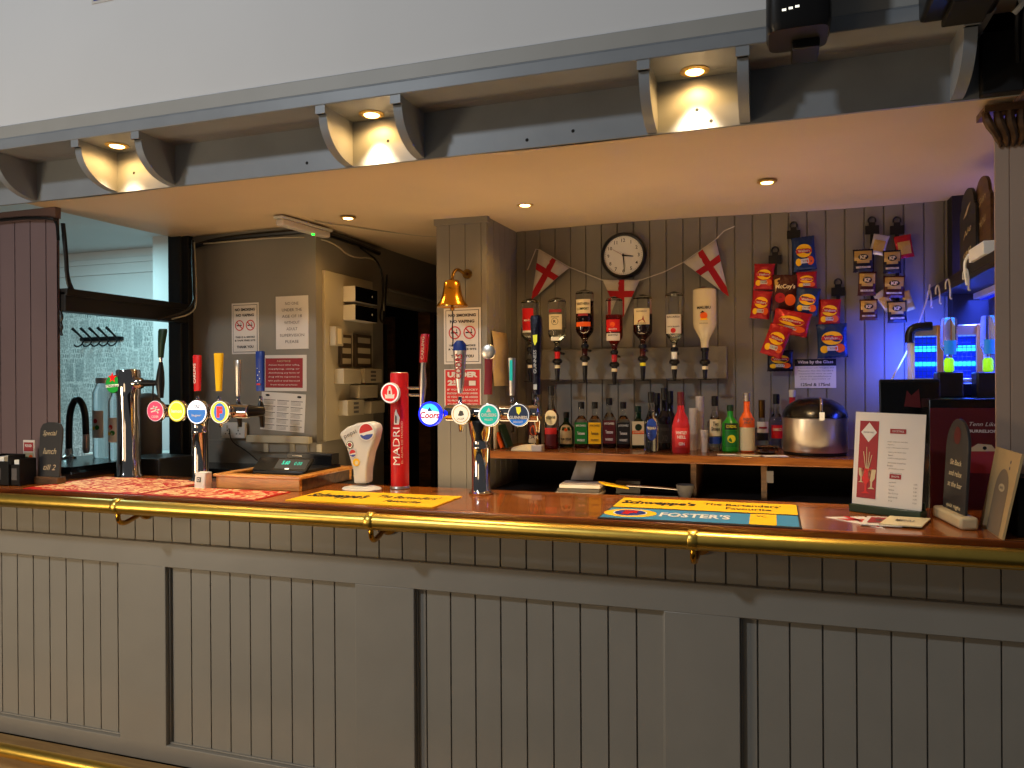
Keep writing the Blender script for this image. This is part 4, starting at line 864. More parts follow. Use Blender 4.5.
# =================================================================== BELL
q = PY(454, 307, 1.04); th = thing('brass_bell', 'shiny brass bell hanging from a dark curled bracket on the pillar', 'bell', (q.x, 1.02, q.z))
s_ = mpp(q); R_ = 15.5*s_; Hb = 27*s_
MB().lathe([(R_*.93, .004), (R_, 0), (R_*.98, .008), (R_*.78, .028), (R_*.64, .055), (R_*.57, .085), (R_*.53, Hb-.018), (R_*.42, Hb-.006), (R_*.18, Hb), (.006, Hb+.003)], 'bell_brass', 36).build('bell_body', th)
MB().tube([(0, 0, Hb-.01), (0, 0, Hb+.012), (.004, .02, Hb+.045), (.012, .05, Hb+.055), (.03, .085, Hb+.035), (.03, .122, Hb+.04)], .008, 'dark_brass', 10, 2).lathe([(.024, .112), (.024, .121)], 'dark_brass', 16, (.03, 0, Hb+.04), 'y').build('bracket', th)
t = MB(); t.tube([(0, 0, .03), (0, 0, -.008)], .006, 'dark_brass'); t.lathe([(.004, -.02), (.012, -.012), (.004, 0)], 'dark_brass', 14); t.tube([(0, 0, -.02), (.004, 0, -.06), (-.003, .002, -.10), (.003, .0, -.15), (0, 0, -.19)], .0035, 'black_plastic', 6, 1); t.build('clapper_rope', th)

# =================================================================== CLOCK AND BUNTING
q = PY(624, 256, 1.59); R_ = 23*mpp(q)
th = thing('wall_clock', 'round white-faced clock with black rim and numerals on the back wall', 'clock', (q.x, 1.598, q.z))
MB().lathe([(R_*.97, 0), (R_, -.012), (R_*.98, -.034), (R_*.93, -.042), (R_*.86, -.038), (R_*.84, -.024)][::-1], 'black_plastic', 48, (0, 0, 0), 'y').build('rim', th)
t = MB(); mp = flat((0, -.026, 0)); t.disc(0, 0, R_*.845, 'white', mp, 0, n=48); o = t.build('dial', th)
t = MB()
for k in range(1, 13):
    a = PI/2-k*PI/6; t.text(str(k), R_*.66*math.cos(a), R_*.66*math.sin(a), None, R_*.15, 'ink', mp, 1, .01)
for k in range(60):
    a = k*PI/30; t.line((R_*.78*math.cos(a), R_*.78*math.sin(a)), (R_*.81*math.cos(a), R_*.81*math.sin(a)), .0012, 'ink', mp, 1)
t.build('numerals', o)
mp = flat((0, -.030, 0))
def hand(name, ang, ln, wd, m, l):
    a = math.radians(90-ang); t = MB(); u = Vector((math.cos(a), math.sin(a))); v = Vector((-u.y, u.x))*wd/2
    t.prism([(-u*ln*.12-v), (u*ln-v*.5), (u*ln+v*.5), (-u*ln*.12+v)], m, mp, l*.001, l*.001+.0008); t.build(name, th)
hand('hour_hand', 98, R_*.44, .008, 'ink', 0); hand('minute_hand', 176, R_*.70, .006, 'ink', 1); hand('second_hand', 301, R_*.55, .0022, 'dusty_red', 2)
MB().lathe([(.001, -.036), (.006, -.035), (.006, -.028)], 'ink', 12, (0, 0, 0), 'y').build('hub', th)

YB = 1.575
def bp(px, py, y=YB): q = PY(px, py, y); return Vector((q.x, y, q.z))
th = thing('bunting_string', 'thin white bunting cord sagging across the back wall below the clock', 'string', bp(602, 280))
o0 = bp(602, 280); pts = [bp(527.5, 270), bp(536, 249), bp(540, 250), bp(569, 267), bp(602, 280), bp(622, 281.5), bp(641, 280), bp(664, 272), bp(684, 262), bp(715, 240), bp(724, 231), bp(735, 226)]
MB().tube([p-o0 for p in pts], .0028, 'cloth_white', 6).build('cord', th)
for nm, A, B, T in [('white pennant with red cross hanging left of the clock', (539, 250), (569, 268), (532, 300)), ('white pennant with red cross hanging right below the clock', (603, 280), (640, 280), (621, 322)), ('white pennant with red cross hanging right of the clock', (684, 263), (716, 240), (729, 297))]:
    A, B, T = bp(*A), bp(*B), bp(*T); M_ = (A+B)/2; u = (B-A); W = u.length; u.normalize(); v = (M_-T); Hh = v.length; v.normalize()
    o_ = thing('bunting_pennant', nm, 'pennant', M_, group='pennants on the bunting')
    yb = .0
    def pm(a, b, l, u=u, v=v, Hh=Hh): return u*a + v*b + Vector((0, -.004-.006*math.sin(a*40+b*18)-l, 0))
    t = MB(); n = 8; vs = []; fs = []
    for i in range(n+1):
        f_ = i/n; wv = W*(1-f_)
        for j in range(5): vs.append(pm(-wv/2+wv*j/4, -Hh*f_, 0))
    fs = [(i*5+j, (i+1)*5+j, (i+1)*5+j+1, i*5+j+1) for i in range(n) for j in range(4)]
    t.add(vs, fs, 'cloth_white'); o = t.build('cloth', o_); md = o.modifiers.new('s', 'SOLIDIFY'); md.thickness = .001
    t = MB(); bw = W*.17; k = 12; vs = []; fs = []
    for i in range(k+1):
        f_ = i/k; hw = min(bw/2, W*(1-f_)/2)
        vs += [pm(-hw, -Hh*f_, .0012), pm(hw, -Hh*f_, .0012)]
    fs = [(2*i, 2*i+2, 2*i+3, 2*i+1) for i in range(k)]
    vs2 = []; fs2 = []
    y0 = Hh*.26; y1 = y0+bw
    for i in range(9):
        for yy in (y0, y1):
            wv = W*(1-yy/Hh); vs2.append(pm(-wv/2+wv*i/8, -yy, .0016))
    fs2 = [(2*i, 2*i+1, 2*i+3, 2*i+2) for i in range(8)]
    t.add(vs, fs, 'cloth_red'); t.add(vs2, fs2, 'cloth_red'); t.build('red_cross', o)

# =================================================================== OPTICS
a = PY(530, 380, 1.55); b = PY(727, 380, 1.55); z1 = PY(727, 346, 1.55).z
th = thing('optics_board', 'grey painted box board on the back wall holding the inverted bottles', 'board', ((a.x+b.x)/2, 1.575, (a.z+z1)/2))
w_ = b.x-a.x; h_ = z1-a.z
MB().bx(-w_/2, w_/2, -.024, .024, -h_/2, h_/2, 'bar_wall_paint').build('face_board', th, bevel=.002)
mat('bottle_cap_black', (16, 15, 15), .4)
def glass_prof(R, H, neck_r, sh, nk):                      # upright profile, base at 0: (r, z)
    return [(R*.86, 0), (R, .006), (R, H*sh*.5), (R, H*sh), (R*.93, H*(sh+.03)), (R*.72, H*(sh+.075)), (neck_r*1.5, H*(sh+.12)), (neck_r, H*(sh+nk)), (neck_r, H)]
YO = 1.43
opt = [ # px, top, neck end, bottom, width, liquid material, fill, neck, label designs, name
 (530, 301, 349, 382, 17, 'clear_liquid', .35, .5, 'smirnoff', 'inverted clear spirit bottle with a bright red label, first on the optics board'),
 (557, 300, 349, 382, 17, 'clear_liquid', .25, .5, 'cream', 'inverted clear bottle with a square cream label, second on the optics board'),
 (584.5, 292, 346, 383, 17, 'deep_amber', .80, .5, 'comfort', 'inverted dark amber bottle with a cream label and orange band below'),
 (614, 299, 352, 385, 16, 'red_liquid', .62, .5, 'gordon', 'inverted rose spirit bottle with red top label and white band on the optics board'),
 (642.5, 297, 346, 381, 18, 'deep_amber', .55, .5, 'grouse', 'inverted whisky bottle with a cream bird label on the optics board'),
 (674, 294, 349, 381, 16.5, 'clear_liquid', .5, .5, 'bacardi', 'inverted clear rum bottle with a white label and red dot'),
 (704.5, 289, 349, 380, 21.5, None, 1, .5, 'malibu', 'inverted opaque white bottle with a small orange sunset, rightmost on the optics board')]
for px, ty_, ne, bo, wd, liq, fill, nk, kind, lb in opt:
    c = PY(px, ty_, YO); zt1 = c.z; zn = PY(px, ne, YO).z; zb1 = PY(px, bo, YO).z; R_ = wd/2*mpp(c)*1.06; H = zt1-zn
    th = thing('optic_bottle', lb, 'bottle', (c.x, YO, zb1), group='inverted bottles on the optics')
    top = zt1-zb1; nz = zn-zb1
    nr_ = .0135 if kind != 'malibu' else .018; prof = [(R_*.86, 0), (R_, .006), (R_, H*.35), (R_, H*.70), (R_*.93, H*.745), (R_*.74, H*.79), (nr_*1.5, H*.85), (nr_, H*.90), (nr_, H)] if kind != 'malibu' else [(R_*.86, 0), (R_, .006), (R_, H*.3), (R_, H*.58), (R_*.93, H*.64), (R_*.72, H*.72), (nr_*1.25, H*.83), (nr_, H*.9), (nr_, H)]
    inv = [(r, top-z) for r, z in prof][::-1]
    gm = 'glass' if kind != 'malibu' else 'cream_milk'
    MB().lathe(inv, gm, 28).build('bottle_glass', th)
    if liq:
        lz = nz+H*(.25+fill*.72) if fill < 1 else top-.004
        ii = [(max(r-.003, .004), z) for r, z in inv if z < lz]; 
        last = ii[-1]; ii = ii+[(last[0], lz)]
        MB().lathe([(ii[0][0], nz+.001)]+ii[1:], liq, 24).build('liquid', th)
    # optic measure
    t = MB(); t.lathe([(.010, nz+.012), (.019, nz+.006), (.020, nz-.006), (.014, nz-.014)][::-1], 'black_plastic', 20)
    t.build('optic_collar', th); MB().lathe([(.0165, nz-.075), (.024, nz-.070), (.026, nz-.060), (.018, nz-.050)], 'black_plastic', 20).build('lower_collar', th)
    MB().lathe([(.0125, nz-.052), (.014, nz-.04), (.014, nz-.013)], {'smirnoff': 'glass', 'cream': 'red', 'comfort': 'deep_amber', 'gordon': 'pink_liquid', 'grouse': 'amber_liquid', 'bacardi': 'white', 'malibu': 'black_plastic'}[kind], 20).build('measure_chamber', th)
    t = MB(); t.lathe([(.006, 0), (.010, .012), (.010, .03)], 'black_plastic', 16); t.lathe([(.010, .03), (.012, .045), (.014, nz-.074)], 'black_plastic', 16); t.lathe([(.0145, nz-.098), (.0145, nz-.082)], 'cream' if kind != 'grouse' else 'bright_yellow', 16); t.bx(-.032, .032, -.01, .02, .0, .003, 'black_plastic'); t.build('spout', th)
    t = MB(); t.tube([(0, .015, top+.001), (0, .06, top+.008), (0, .12, top+.002)], .004, 'black_plastic', 8); t.lathe([(R_*.9, top+.0005), (R_*.6, top+.006), (.006, top+.013)], 'dark_glass', 20)
    t.build('spring_clip', th); MB().tube([(0, .015, nz-.02), (0, .09, nz-.02), (0, .12, nz-.02)], .007, 'black_plastic', 8).build('mount_arm', th)
    d = MB(); mp = curved(R_+.0006); W = R_*1.9
    def zpx(v): return PY(px, v, YO).z-zb1
    def band(y0, y1, m, wf=1.0, l=1): d.rect(0, (zpx(y0)+zpx(y1))/2, W*wf, zpx(y0)-zpx(y1), m, mp, l, 10)
    def tx(s, y, hh, m, wf=.7, l=3, bold=.02): d.text(s, 0, zpx(y), W*wf, hh, m, mp, l, bold)
    if kind == 'smirnoff': band(309, 331, 'red', .7); tx('SMIRNOFF', 321, .010, 'white', .5); band(331, 333, 'white', .7)
    elif kind == 'cream': band(310, 313, 'dusty_red', .8); band(315, 330, 'cream', .85); d.ring(0, zpx(322), .016, .018, 'ink', mp, 3, 12); tx('R', 322, .014, 'ink', .16); tx('SPICED', 317.5, .006, 'ink', .5); D0 = d; d = MB(); band(337.5, 341, 'white', .5); d.build('lower_label', th); d = D0
    elif kind == 'comfort': band(300, 314, 'cream', .95); tx('SOUTHERN', 304.5, .013, 'ink', .8); tx('COMFORT', 309.5, .013, 'dark_green', .72); band(314, 316.5, 'dusty_red', .6, 2); band(322.5, 327, 'orange', .95)
    elif kind == 'gordon': band(320, 332, 'red', .95); d.disc(.0, zpx(325), .012, 'orange', mp, 2); tx('BLUSH', 329.5, .008, 'white', .5); band(333.5, 341, 'paper', .95); tx('MARTINI', 335.5, .007, 'ink', .6)
    elif kind == 'grouse': band(309, 325, 'cream', .98); tx('THE FAMOUS', 312, .007, 'grey_ink', .6); d.poly([(-.014, zpx(321)), (.004, zpx(320)), (.010, zpx(316)), (.013, zpx(320)), (.02, zpx(323)), (-.016, zpx(323))], 'dusty_red', mp, 3); tx('GROUSE', 323.8, .005, 'ink', .5)
    elif kind == 'bacardi': band(315, 334, 'paper', .98); tx('BACARDI', 317.5, .009, 'ink', .75); tx('CARTA BLANCA', 327, .006, 'ink', .75); d.disc(0, zpx(331), .012, 'sign_red', mp, 3); MB().rect(0, zpx(347-0), .012, .02, 'paper', curved(.0135), 1, 4).build('neck_label', th)
    else: tx('MALIBU', 308.5, .013, 'ink', .62); d.disc(0, zpx(316.5), .017, 'orange', mp, 2); d.poly([(-.018, zpx(314)), (-.006, zpx(311.5)), (.004, zpx(313)), (-.004, zpx(314))], 'ink', mp, 3); d.rect(0, zpx(320), .034, .008, 'yellow', mp, 3, 4); tx('ORIGINAL', 324, .005, 'grey_ink', .4)
    d.build('bottle_label', th)

# =================================================================== BOTTLE ROW ON THE SHELF
ZS = 1.225
def shelf_bottle(px, top, base, wd, prof_kind, gm, capm, capfrac, lb, deco, liq=None, fill=.6, name='spirit_bottle', Yf=None, cat='bottle', grp='bottles on the back shelf', sq=1.0):
    q = PZ(px, base, ZS); y = min(max(q.y, 1.18), 1.54) if Yf is None else Yf
    c = PY(px, base, y); s_ = mpp((c.x, y, ZS)); R_ = wd/2*s_; H = PY(px, top, y).z-ZS
    th = thing(name, lb, cat, (c.x, y, ZS+.0005), YAW*.55, grp)
    nr = .0135; sh, nk = {'round': (.60, .24), 'short': (.66, .18), 'tall': (.62, .16), 'square': (.64, .16), 'flask': (.60, .2), 'cordial': (.66, .18), 'cone': (.42, .36)}[prof_kind]
    Hc = H*(1-capfrac); P_ = glass_prof(R_, Hc, nr, sh, nk)
    if prof_kind == 'cone': P_ = [(R_*.9, 0), (R_, .006), (R_*1.0, H*.3), (R_*.96, H*.45), (R_*.75, H*.58), (R_*.42, H*.68), (nr*1.1, H*.76), (nr, Hc)]
    e = .62 if prof_kind == 'square' else 1.0
    MB().loft([(z, 0, 0, r, r) for r, z in P_], gm, 28, e).build('bottle_glass', th)
    if liq:
        ii = [(z+.004 if z < .001 else z, 0, 0, max(r-.003, .003), max(r-.003, .003)) for r, z in P_ if z < H*fill]; ii.append((H*fill, 0, 0, ii[-1][3], ii[-1][3])); MB().loft(ii, liq, 24, e).build('liquid', th)
    MB().lathe([(nr*1.08, Hc-.006), (nr*1.12, Hc), (nr*1.12, H-.002), (nr*.9, H)], capm, 18).build('cap', th)
    d = MB(); mp = curved(R_+.0008) if e == 1.0 else (lambda u, v, l: Vector((u, -(R_+.0012+l), v)))
    if deco: deco(d, mp, R_, H); d.build('bottle_label', th)
    return th
def lab(*ops):
    def f(d, mp, R, H):
        for o in ops:
            k = o[0]
            if k == 'b': d.rect(0, H*(o[1]+o[2])/2, R*(o[4] if len(o) > 4 else 1.8), H*(o[2]-o[1]), o[3], mp, o[5] if len(o) > 5 else 1, 10)
            elif k == 't': d.text(o[1], 0, H*o[2], R*o[4], H*o[3], o[5], mp, 5, .02)
            elif k == 'd': d.disc(0, H*o[1], R*o[2], o[3], mp, o[4] if len(o) > 4 else 2, R*(o[5] if len(o) > 5 else o[2]))
    return f
shelf_bottle(534.5, 392, 448, 14, 'round', 'dark_glass', 'bottle_cap_black', .12, 'dark spirit bottle with orange brown label, leftmost in the shelf row', lab(('b', .12, .50, 'brown_foil'), ('d', .32, .55, 'orange', 2, .7), ('t', 'RUM', .20, .07, 1.2, 'cream'), ('b', .10, .17, 'skin_paper', 1.6, 2)))
shelf_bottle(551.5, 386, 449, 15, 'round', 'glass', 'bottle_cap_black', .13, 'tall clear bottle with round cream label and dark red liquid below', lab(('d', .50, .85, 'cream', 2, 1.0), ('t', 'RESERVE', .50, .04, 1.2, 'dark_green'), ('b', .06, .34, 'maroon', 1.5), ('b', .24, .34, 'sign_red', 1.7, 2)), 'red_liquid', .30)
shelf_bottle(566.5, 412, 447, 15, 'short', 'green_glass', 'bottle_cap_black', .14, 'squat green bottle with a cream round-topped label', lab(('b', .10, .48, 'cream'), ('d', .48, .8, 'cream', 1), ('d', .50, .22, 'orange', 2), ('t', 'RUM CREAM', .24, .07, 1.3, 'ink')))
for px, top, m_, lb, gl_, tm in [(581.5, 402, 'green', 'square whiskey bottle with a green label', 'amber_liquid', 'white'), (595, 402, 'yellow', 'square whiskey bottle with a yellow label', 'amber_liquid', 'dark_carved_wood'), (609.5, 398, 'maroon', 'square whiskey bottle with a dark berry label', 'deep_amber', 'white'), (623.5, 402, 'ink', 'square whiskey bottle with a black label', 'deep_amber', 'white')]:
    shelf_bottle(px, top, 448, 13.2, 'square', 'glass', 'bottle_cap_black', .12, lb, lab(('b', .10, .56, m_, 1.86), ('t', 'JACK DANIELS', .49, .055, 1.5, tm), ('t', 'Tennessee', .33, .07, 1.1, tm), ('t', 'WHISKEY', .18, .05, 1.2, tm)), gl_, .48)
shelf_bottle(638.5, 406, 448, 13.5, 'square', 'green_glass', 'dark_green', .12, 'square dark green bottle with cream label, green circle and orange band', lab(('b', .08, .64, 'cream', 1.86), ('d', .50, .5, 'dark_green', 2), ('b', .34, .42, 'orange', 1.86, 2), ('t', 'JAGERMEISTER', .38, .05, 1.6, 'cream')))
shelf_bottle(651.5, 392, 452, 14.5, 'round', 'glass', 'bottle_cap_black', .16, 'clear bottle with a pointed blue label and a steel pourer', lab(('d', .38, .75, 'blue', 2, 1.5), ('t', 'TEQUILA', .40, .05, 1.2, 'cream')), 'clear_liquid', .3)
shelf_bottle(657.5, 393, 447, 13, 'round', 'dark_glass', 'bottle_cap_black', .18, 'dark bottle half hidden behind the blue-labelled bottle', None)
shelf_bottle(664.5, 388, 450, 14.5, 'tall', 'dark_glass', 'bottle_cap_black', .18, 'tall black bottle with faint label left of the pink gin', lab(('b', .12, .42, 'charcoal'), ('t', 'VODKA', .34, .05, 1.1, 'grey_ink'), ('t', 'XO', .2, .1, .7, 'grey_ink')))
shelf_bottle(670.5, 391, 447, 12, 'tall', 'dark_glass', 'bottle_cap_black', .2, 'dark bottle standing behind the pink gin bottle', None)
shelf_bottle(681, 392, 453, 18, 'cone', 'pink_liquid', 'maroon', .20, 'pink raspberry gin bottle with a dark red stopper', lab(('b', .10, .42, 'sign_red', 1.5), ('t', 'WHITLEY', .34, .05, 1.2, 'paper'), ('t', 'NEILL', .27, .05, .9, 'paper'), ('t', 'GIN', .16, .05, .6, 'paper')))
shelf_bottle(715, 396, 451, 14.5, 'round', 'glass', 'bottle_cap_black', .16, 'clear bottle with square cream label and blue band right of the cups', lab(('b', .28, .58, 'cream', 1.7), ('t', 'Two', .50, .08, .7, 'ink'), ('t', 'Stops', .40, .09, 1.1, 'ink'), ('b', .14, .26, 'blue', 1.8)), 'clear_liquid', .24)
shelf_bottle(730.5, 405, 452, 16.3, 'cordial', 'lime_green', 'dark_green', .10, 'green plastic lime cordial bottle with a yellow lemon picture', lab(('b', .48, .62, 'dark_green', 1.7), ('t', 'CORDIAL', .55, .06, 1.2, 'bright_yellow'), ('b', .12, .46, 'green', 1.7), ('d', .29, .48, 'bright_yellow', 3)), name='cordial_bottle')
t_ = shelf_bottle(747, 393, 452, 15, 'tall', 'orange', 'brushed_steel', .12, 'bright orange bottle fading to white with a steel cap', lab(('t', 'PASSION', .56, .05, 1.2, 'grey_ink'), ('t', 'FRUIT', .50, .04, .9, 'grey_ink'), ('b', .03, .42, 'cream', 2.6)))
shelf_bottle(762, 400, 449, 13.5, 'round', 'glass', 'dark_brass', .34, 'clear bottle with long copper neck wrap and a white and black label', lab(('b', .34, .56, 'paper', 1.8), ('b', .42, .46, 'dusty_red', 1.2, 2), ('b', .18, .33, 'ink', 1.8)), 'clear_liquid', .2)
shelf_bottle(776.5, 394, 449, 14, 'tall', 'glass', 'bottle_cap_black', .16, 'clear bottle with a red label beside the ice bucket', lab(('b', .20, .44, 'red', 1.8), ('t', 'SAMBUCA', .36, .05, 1.3, 'cream')), 'clear_liquid', .4)
shelf_bottle(792.5, 390, 446, 9.5, 'tall', 'pink_liquid', 'white_plastic', .10, 'slim bottle with a pale pink cap behind the ice bucket', None, Yf=1.53)
# cup stacks
for px, top, base, wd, n, lb in [(693.5, 408, 450, 9, 12, 'stack of pale plastic cups beside the pink gin bottle'), (700, 396, 449, 8.5, 15, 'tallest stack of clear plastic cups in the bottle row'), (704, 430, 452, 8, 6, 'short front stack of clear plastic cups')]:
    q = PZ(px, base, ZS); y = min(max(q.y, 1.18), 1.54); c = PY(px, base, y); s_ = mpp((c.x, y, ZS)); R_ = wd/2*s_; H = PY(px, top, y).z-ZS
    t = MB(); pr_ = [(R_*.78, 0)]; h0 = .08; nn = n
    pr_ = [(R_*.76, 0), (R_*.93, h0*.9 if h0 < H else H*.6)]
    zz_ = pr_[-1][1]; st_ = max((H-zz_)/nn, .002)
    for k in range(nn): pr_ += [(R_, zz_+st_*(k+.25)), (R_*.94, zz_+st_*(k+1)-.0006)]
    t.lathe(pr_, 'cup_plastic', 22); t.lathe([(R_*.88, H+.0), (R_*.88, H-.001)][::-1], 'white', 22) if False else None
    tag(t.build('cup_stack', loc=(c.x, y, ZS)), lb, 'cups', 'stacks of plastic cups')
# ice bucket
y = 1.30; c = PY(815, 452, y); s_ = mpp((c.x, y, ZS)); R_ = 30.5*s_; zt_ = PY(815, 418, y).z-ZS
th = thing('ice_bucket', 'wide brushed steel ice bucket with black domed lid half open', 'ice bucket', (c.x, y, ZS+.0005))
MB().lathe([(R_*.90, 0), (R_*.96, .005), (R_*.97, .014)], 'black_plastic', 48).build('foot', th)
MB().lathe([(R_*.97, .014), (R_, .024), (R_, zt_), (R_*.97, zt_+.004), (R_*.93, zt_+.003), (R_*.93, zt_-.03), (R_*.3, zt_-.04)], 'brushed_steel', 56).build('drum', th)
t = MB(); Hd = PY(815, 400, y).z-ZS-zt_+.01
t.loft([(zt_+.004+Hd*math.sin(a)*1.0, 0, .0+.04*math.sin(a), R_*1.0*math.cos(a)+.002, R_*.98*math.cos(a)+.002) for a in [PI/2*k/10 for k in range(11)]], 'black_gloss', 48); o = t.build('lid', th)
t = MB(); t.tube([(.02, -R_*.93, zt_+.02), (.02, -R_*.80, zt_+Hd*.75), (.02, -R_*.55, zt_+Hd*.98)], .007, 'chrome', 10, 1).bx(.012, .032, -R_*1.0-.004, -R_*.95, zt_-.005, zt_+.03, 'white'); t.build('lid_handle', th)
# small glass dish, beer mats, folded paper box, books
q = PZ(767, 449, ZS); th = thing('glass_dish', 'small faceted clear glass dish in front of the copper-necked bottle', 'dish', (PY(767, 450, 1.27).x, 1.27, ZS))
MB().lathe([(.040, 0), (.046, .006), (.052, .03), (.050, .034), (.044, .030), (.036, .010), (.01, .008)], 'glass', 12).build('dish', th)
for px, py, rz, lb, m_ in [(729, 455, .1, 'flat cream paper menu lying on the shelf edge below the green cordial', 'paper'), (748, 456, -.2, 'flat cream leaflet lying on the shelf edge below the orange bottle', 'cream'), (775, 457, .3, 'flat cream leaflet lying on the shelf edge beside the ice bucket', 'paper')]:
    q = PZ(px, py, ZS); y = max(q.y, 1.15); c = PY(px, py, y)
    t = MB(); t.box((0, 0, .0011), (.10, .06, .0016), m_); o = t.build('leaflet', loc=(c.x, y+.0, ZS+.0005), rotz=rz); tag(o, lb, 'leaflet', 'leaflets on the shelf edge')
q = PZ(530, 450, ZS); y = 1.16; c = PY(529, 448, y); th = thing('paper_packet', 'opened cream paper packet lying on the left end of the shelf', 'packet', (c.x, y+.01, ZS+.0005))
t = MB(); t.add([(-.085, -.03, 0), (.02, -.035, 0), (.03, .03, 0), (-.07, .035, 0), (-.08, -.03, .012), (-.02, -.02, .026), (.02, .02, .03), (-.05, .03, .022)], [(3, 2, 1, 0), (4, 5, 6, 7), (0, 1, 5, 4), (1, 2, 6, 5), (2, 3, 7, 6), (3, 0, 4, 7)], 'cream').bx(.018, .068, -.03, .02, .0, .026, 'paper').build('packet', th)
MB().lathe([(.008, .026), (.008, .052), (.006, .054)], 'dark_brass', 12, (.04, 0, 0)).build('cork', th)
books = [(497, 'cream and red', 'skin_paper', -.12), (502, 'orange', 'orange', -.02), (507, 'dark green', 'dark_green', .30), (512, 'teal', 'lens_teal', .34)]
for k, (px, nm, m_, ln) in enumerate([(500, 'pale spined', 'skin_paper', 0), (506, 'orange', 'orange', -.35), (511, 'dark green', 'dark_green', -.38)]):
    y = 1.22+.02*k; c = PY(px-4, 450, y); h_ = .12+.0*k
    th = thing('booklet', nm+' booklet leaning at the left end of the shelf behind the navy badge', 'book', (c.x+.004*k, y, ZS+.002)); th.rotation_euler.y = ln
    MB().bx(0, .012, -.04, .05, 0, h_, m_).build('cover', th, bevel=.002); MB().bx(.002, .010, -.039, .0485, .001, h_-.002, 'paper').build('pages', th)

# =================================================================== UNDER THE SHELF
ZW = 1.03
y = 1.12; c = PY(581, 492, y); th = thing('paper_stack', 'stack of white menus and papers on the dark worktop below the shelf', 'papers', (c.x, y, ZW))
for k in range(3): MB().box((.003*k, .002*k, .010+.018*k), (.20-.006*k, .15, .016), 'paper' if k != 1 else 'grey_ink').build('bundle', th, bevel=.002, rotz=.05*k-.04)
zt_ = .082; t = MB(); t.box((.115, -.02, .055), (.11, .11, .006), 'yellow', (0, .18, .5)); o = t.build('folder', loc=(c.x+.045, y-.02, ZW+.0)); tag(o, 'bright yellow folder sticking out beside the white paper stack', 'folder')
th = thing('hanging_cloth', 'grey white cloth hanging under the shelf behind the paper stack', 'cloth', (PY(587, 470, 1.17).x, 1.17, 1.187))
t = MB(); t.add([(-.045, 0, 0), (.045, 0, 0), (.04, -.01, -.05), (-.06, -.01, -.05), (.03, -.015, -.095), (-.075, -.015, -.095)], [(0, 3, 2, 1), (3, 5, 4, 2)], 'cloth_grey'); o = t.build('cloth', th); md = o.modifiers.new('s', 'SOLIDIFY'); md.thickness = .003
y = 1.15; c = PY(650, 490, y); t = MB(); t.bx(-.13, .13, -.05, .06, 0.001, .012, 'black_gloss').bx(-.15, -.04, -.03, .05, .012, .07, 'black_plastic').tube([(-.1, -.04, .05), (.05, -.03, .045), (.125, -.02, .038)], .006, 'chrome', 10, 1); o = t.build('knife_tray', loc=(c.x, y, ZW)); tag(o, 'black tray with a shiny steel edge on the dark worktop right of the papers', 'tray')
c = PY(685, 490, 1.13); t = MB(); t.lathe([(.022, 0), (.026, .006), (.038, .05), (.040, .062), (.036, .060), (.02, .012)], 'grey_ink', 24); tag(t.build('glass_bowl', loc=(c.x, 1.13, ZW)), 'small greenish glass bowl under the shelf by the divider', 'bowl')
c = PY(770, 475, 1.09); t = MB(); t.bx(-.014, .014, -.002, .002, -.07, -.02, 'grey_ink'); tag(t.build('paper_tag', loc=(c.x, 1.093, 1.187)), 'pale card tag hanging from the shelf edge below the bottles', 'tag')

# =================================================================== CRISPS AND NUTS ON THE BACK WALL
def bag(px, py, wpx, hpx, tilt, m, lb, deco, y=1.555, name='crisp_packet', cat='crisps', group='crisp packets on the wall', th_=.030):
    c = PY(px, py, y); s_ = mpp(c); W = wpx*s_; Hh = hpx*s_
    th = thing(name, lb, cat, (c.x, y, c.z), group=group); th.rotation_euler.y = tilt
    def puff(u, v):
        a = max(0, 1-abs(2*u/W)**2.6); b = max(0, 1-abs(2*v/Hh)**3.2)
        return th_/2*(a**.7)*(b**.75) + .0016*math.sin(v*170+u*60)*min(1, a*3)*b
    n, k = 14, 16; vs = []; fs = []
    for sg in (-1, 1):
        for j in range(k+1):
            for i in range(n+1):
                u = -W/2+W*i/n; v = -Hh/2+Hh*j/k
                pinch = 1-.07*(1-abs(2*v/Hh)**2)*0 - .06*(abs(2*u/W) > .9)*(1-abs(2*v/Hh)**4)
                vs.append((u*pinch, sg*puff(u, v), v+(.002 if i % 2 else 0)*(j in (0, k))))
    N_ = (n+1)*(k+1)
    for j in range(k):
        for i in range(n):
            a = j*(n+1)+i; fs.append((a, a+1, a+n+2, a+n+1)); a += N_; fs.append((a, a+n+1, a+n+2, a+1))
    t = MB(); t.add(vs, fs, m); o = t.build('foil_bag', th)
    mp = lambda u, v, l: Vector((u, -(puff(u, v)+.0012+l*1.2), v))
    d = MB(); deco(d, mp, W, Hh); d.build('print', o); return th
def walkers(d, mp, W, H, c2='orange'):
    d.disc(0, H*.08, W*.34, 'yellow', mp, 1, H*.20, 20); d.rect(0, H*.08, W*.66, H*.12, 'sign_red', mp, 2, 8); d.text('Walkers', 0, H*.08, W*.5, H*.08, 'paper', mp, 3, .02)
    d.disc(W*.24, -H*.22, W*.16, c2, mp, 2, H*.13, 14); d.disc(-W*.26, -H*.24, W*.13, 'yellow', mp, 2, H*.11, 14); d.rect(0, -H*.22, W*.34, H*.13, 'paper', mp, 3, 4); d.text('CRISPS', 0, -H*.22, W*.3, H*.06, 'grey_ink', mp, 4, 0)
def mccoys(d, mp, W, H):
    d.text("McCoy's", 0, H*.16, W*.74, H*.16, 'cream', mp, 2, .03, .1); d.disc(W*.2, -H*.2, W*.2, 'orange', mp, 1, H*.16, 16); d.poly([(-W*.42, H*.36), (-W*.2, H*.42), (-W*.3, H*.18), (-W*.36, H*.0)], 'gold_foil', mp, 1); d.disc(-W*.18, -H*.14, W*.2, 'red_foil', mp, 1, H*.14, 16)
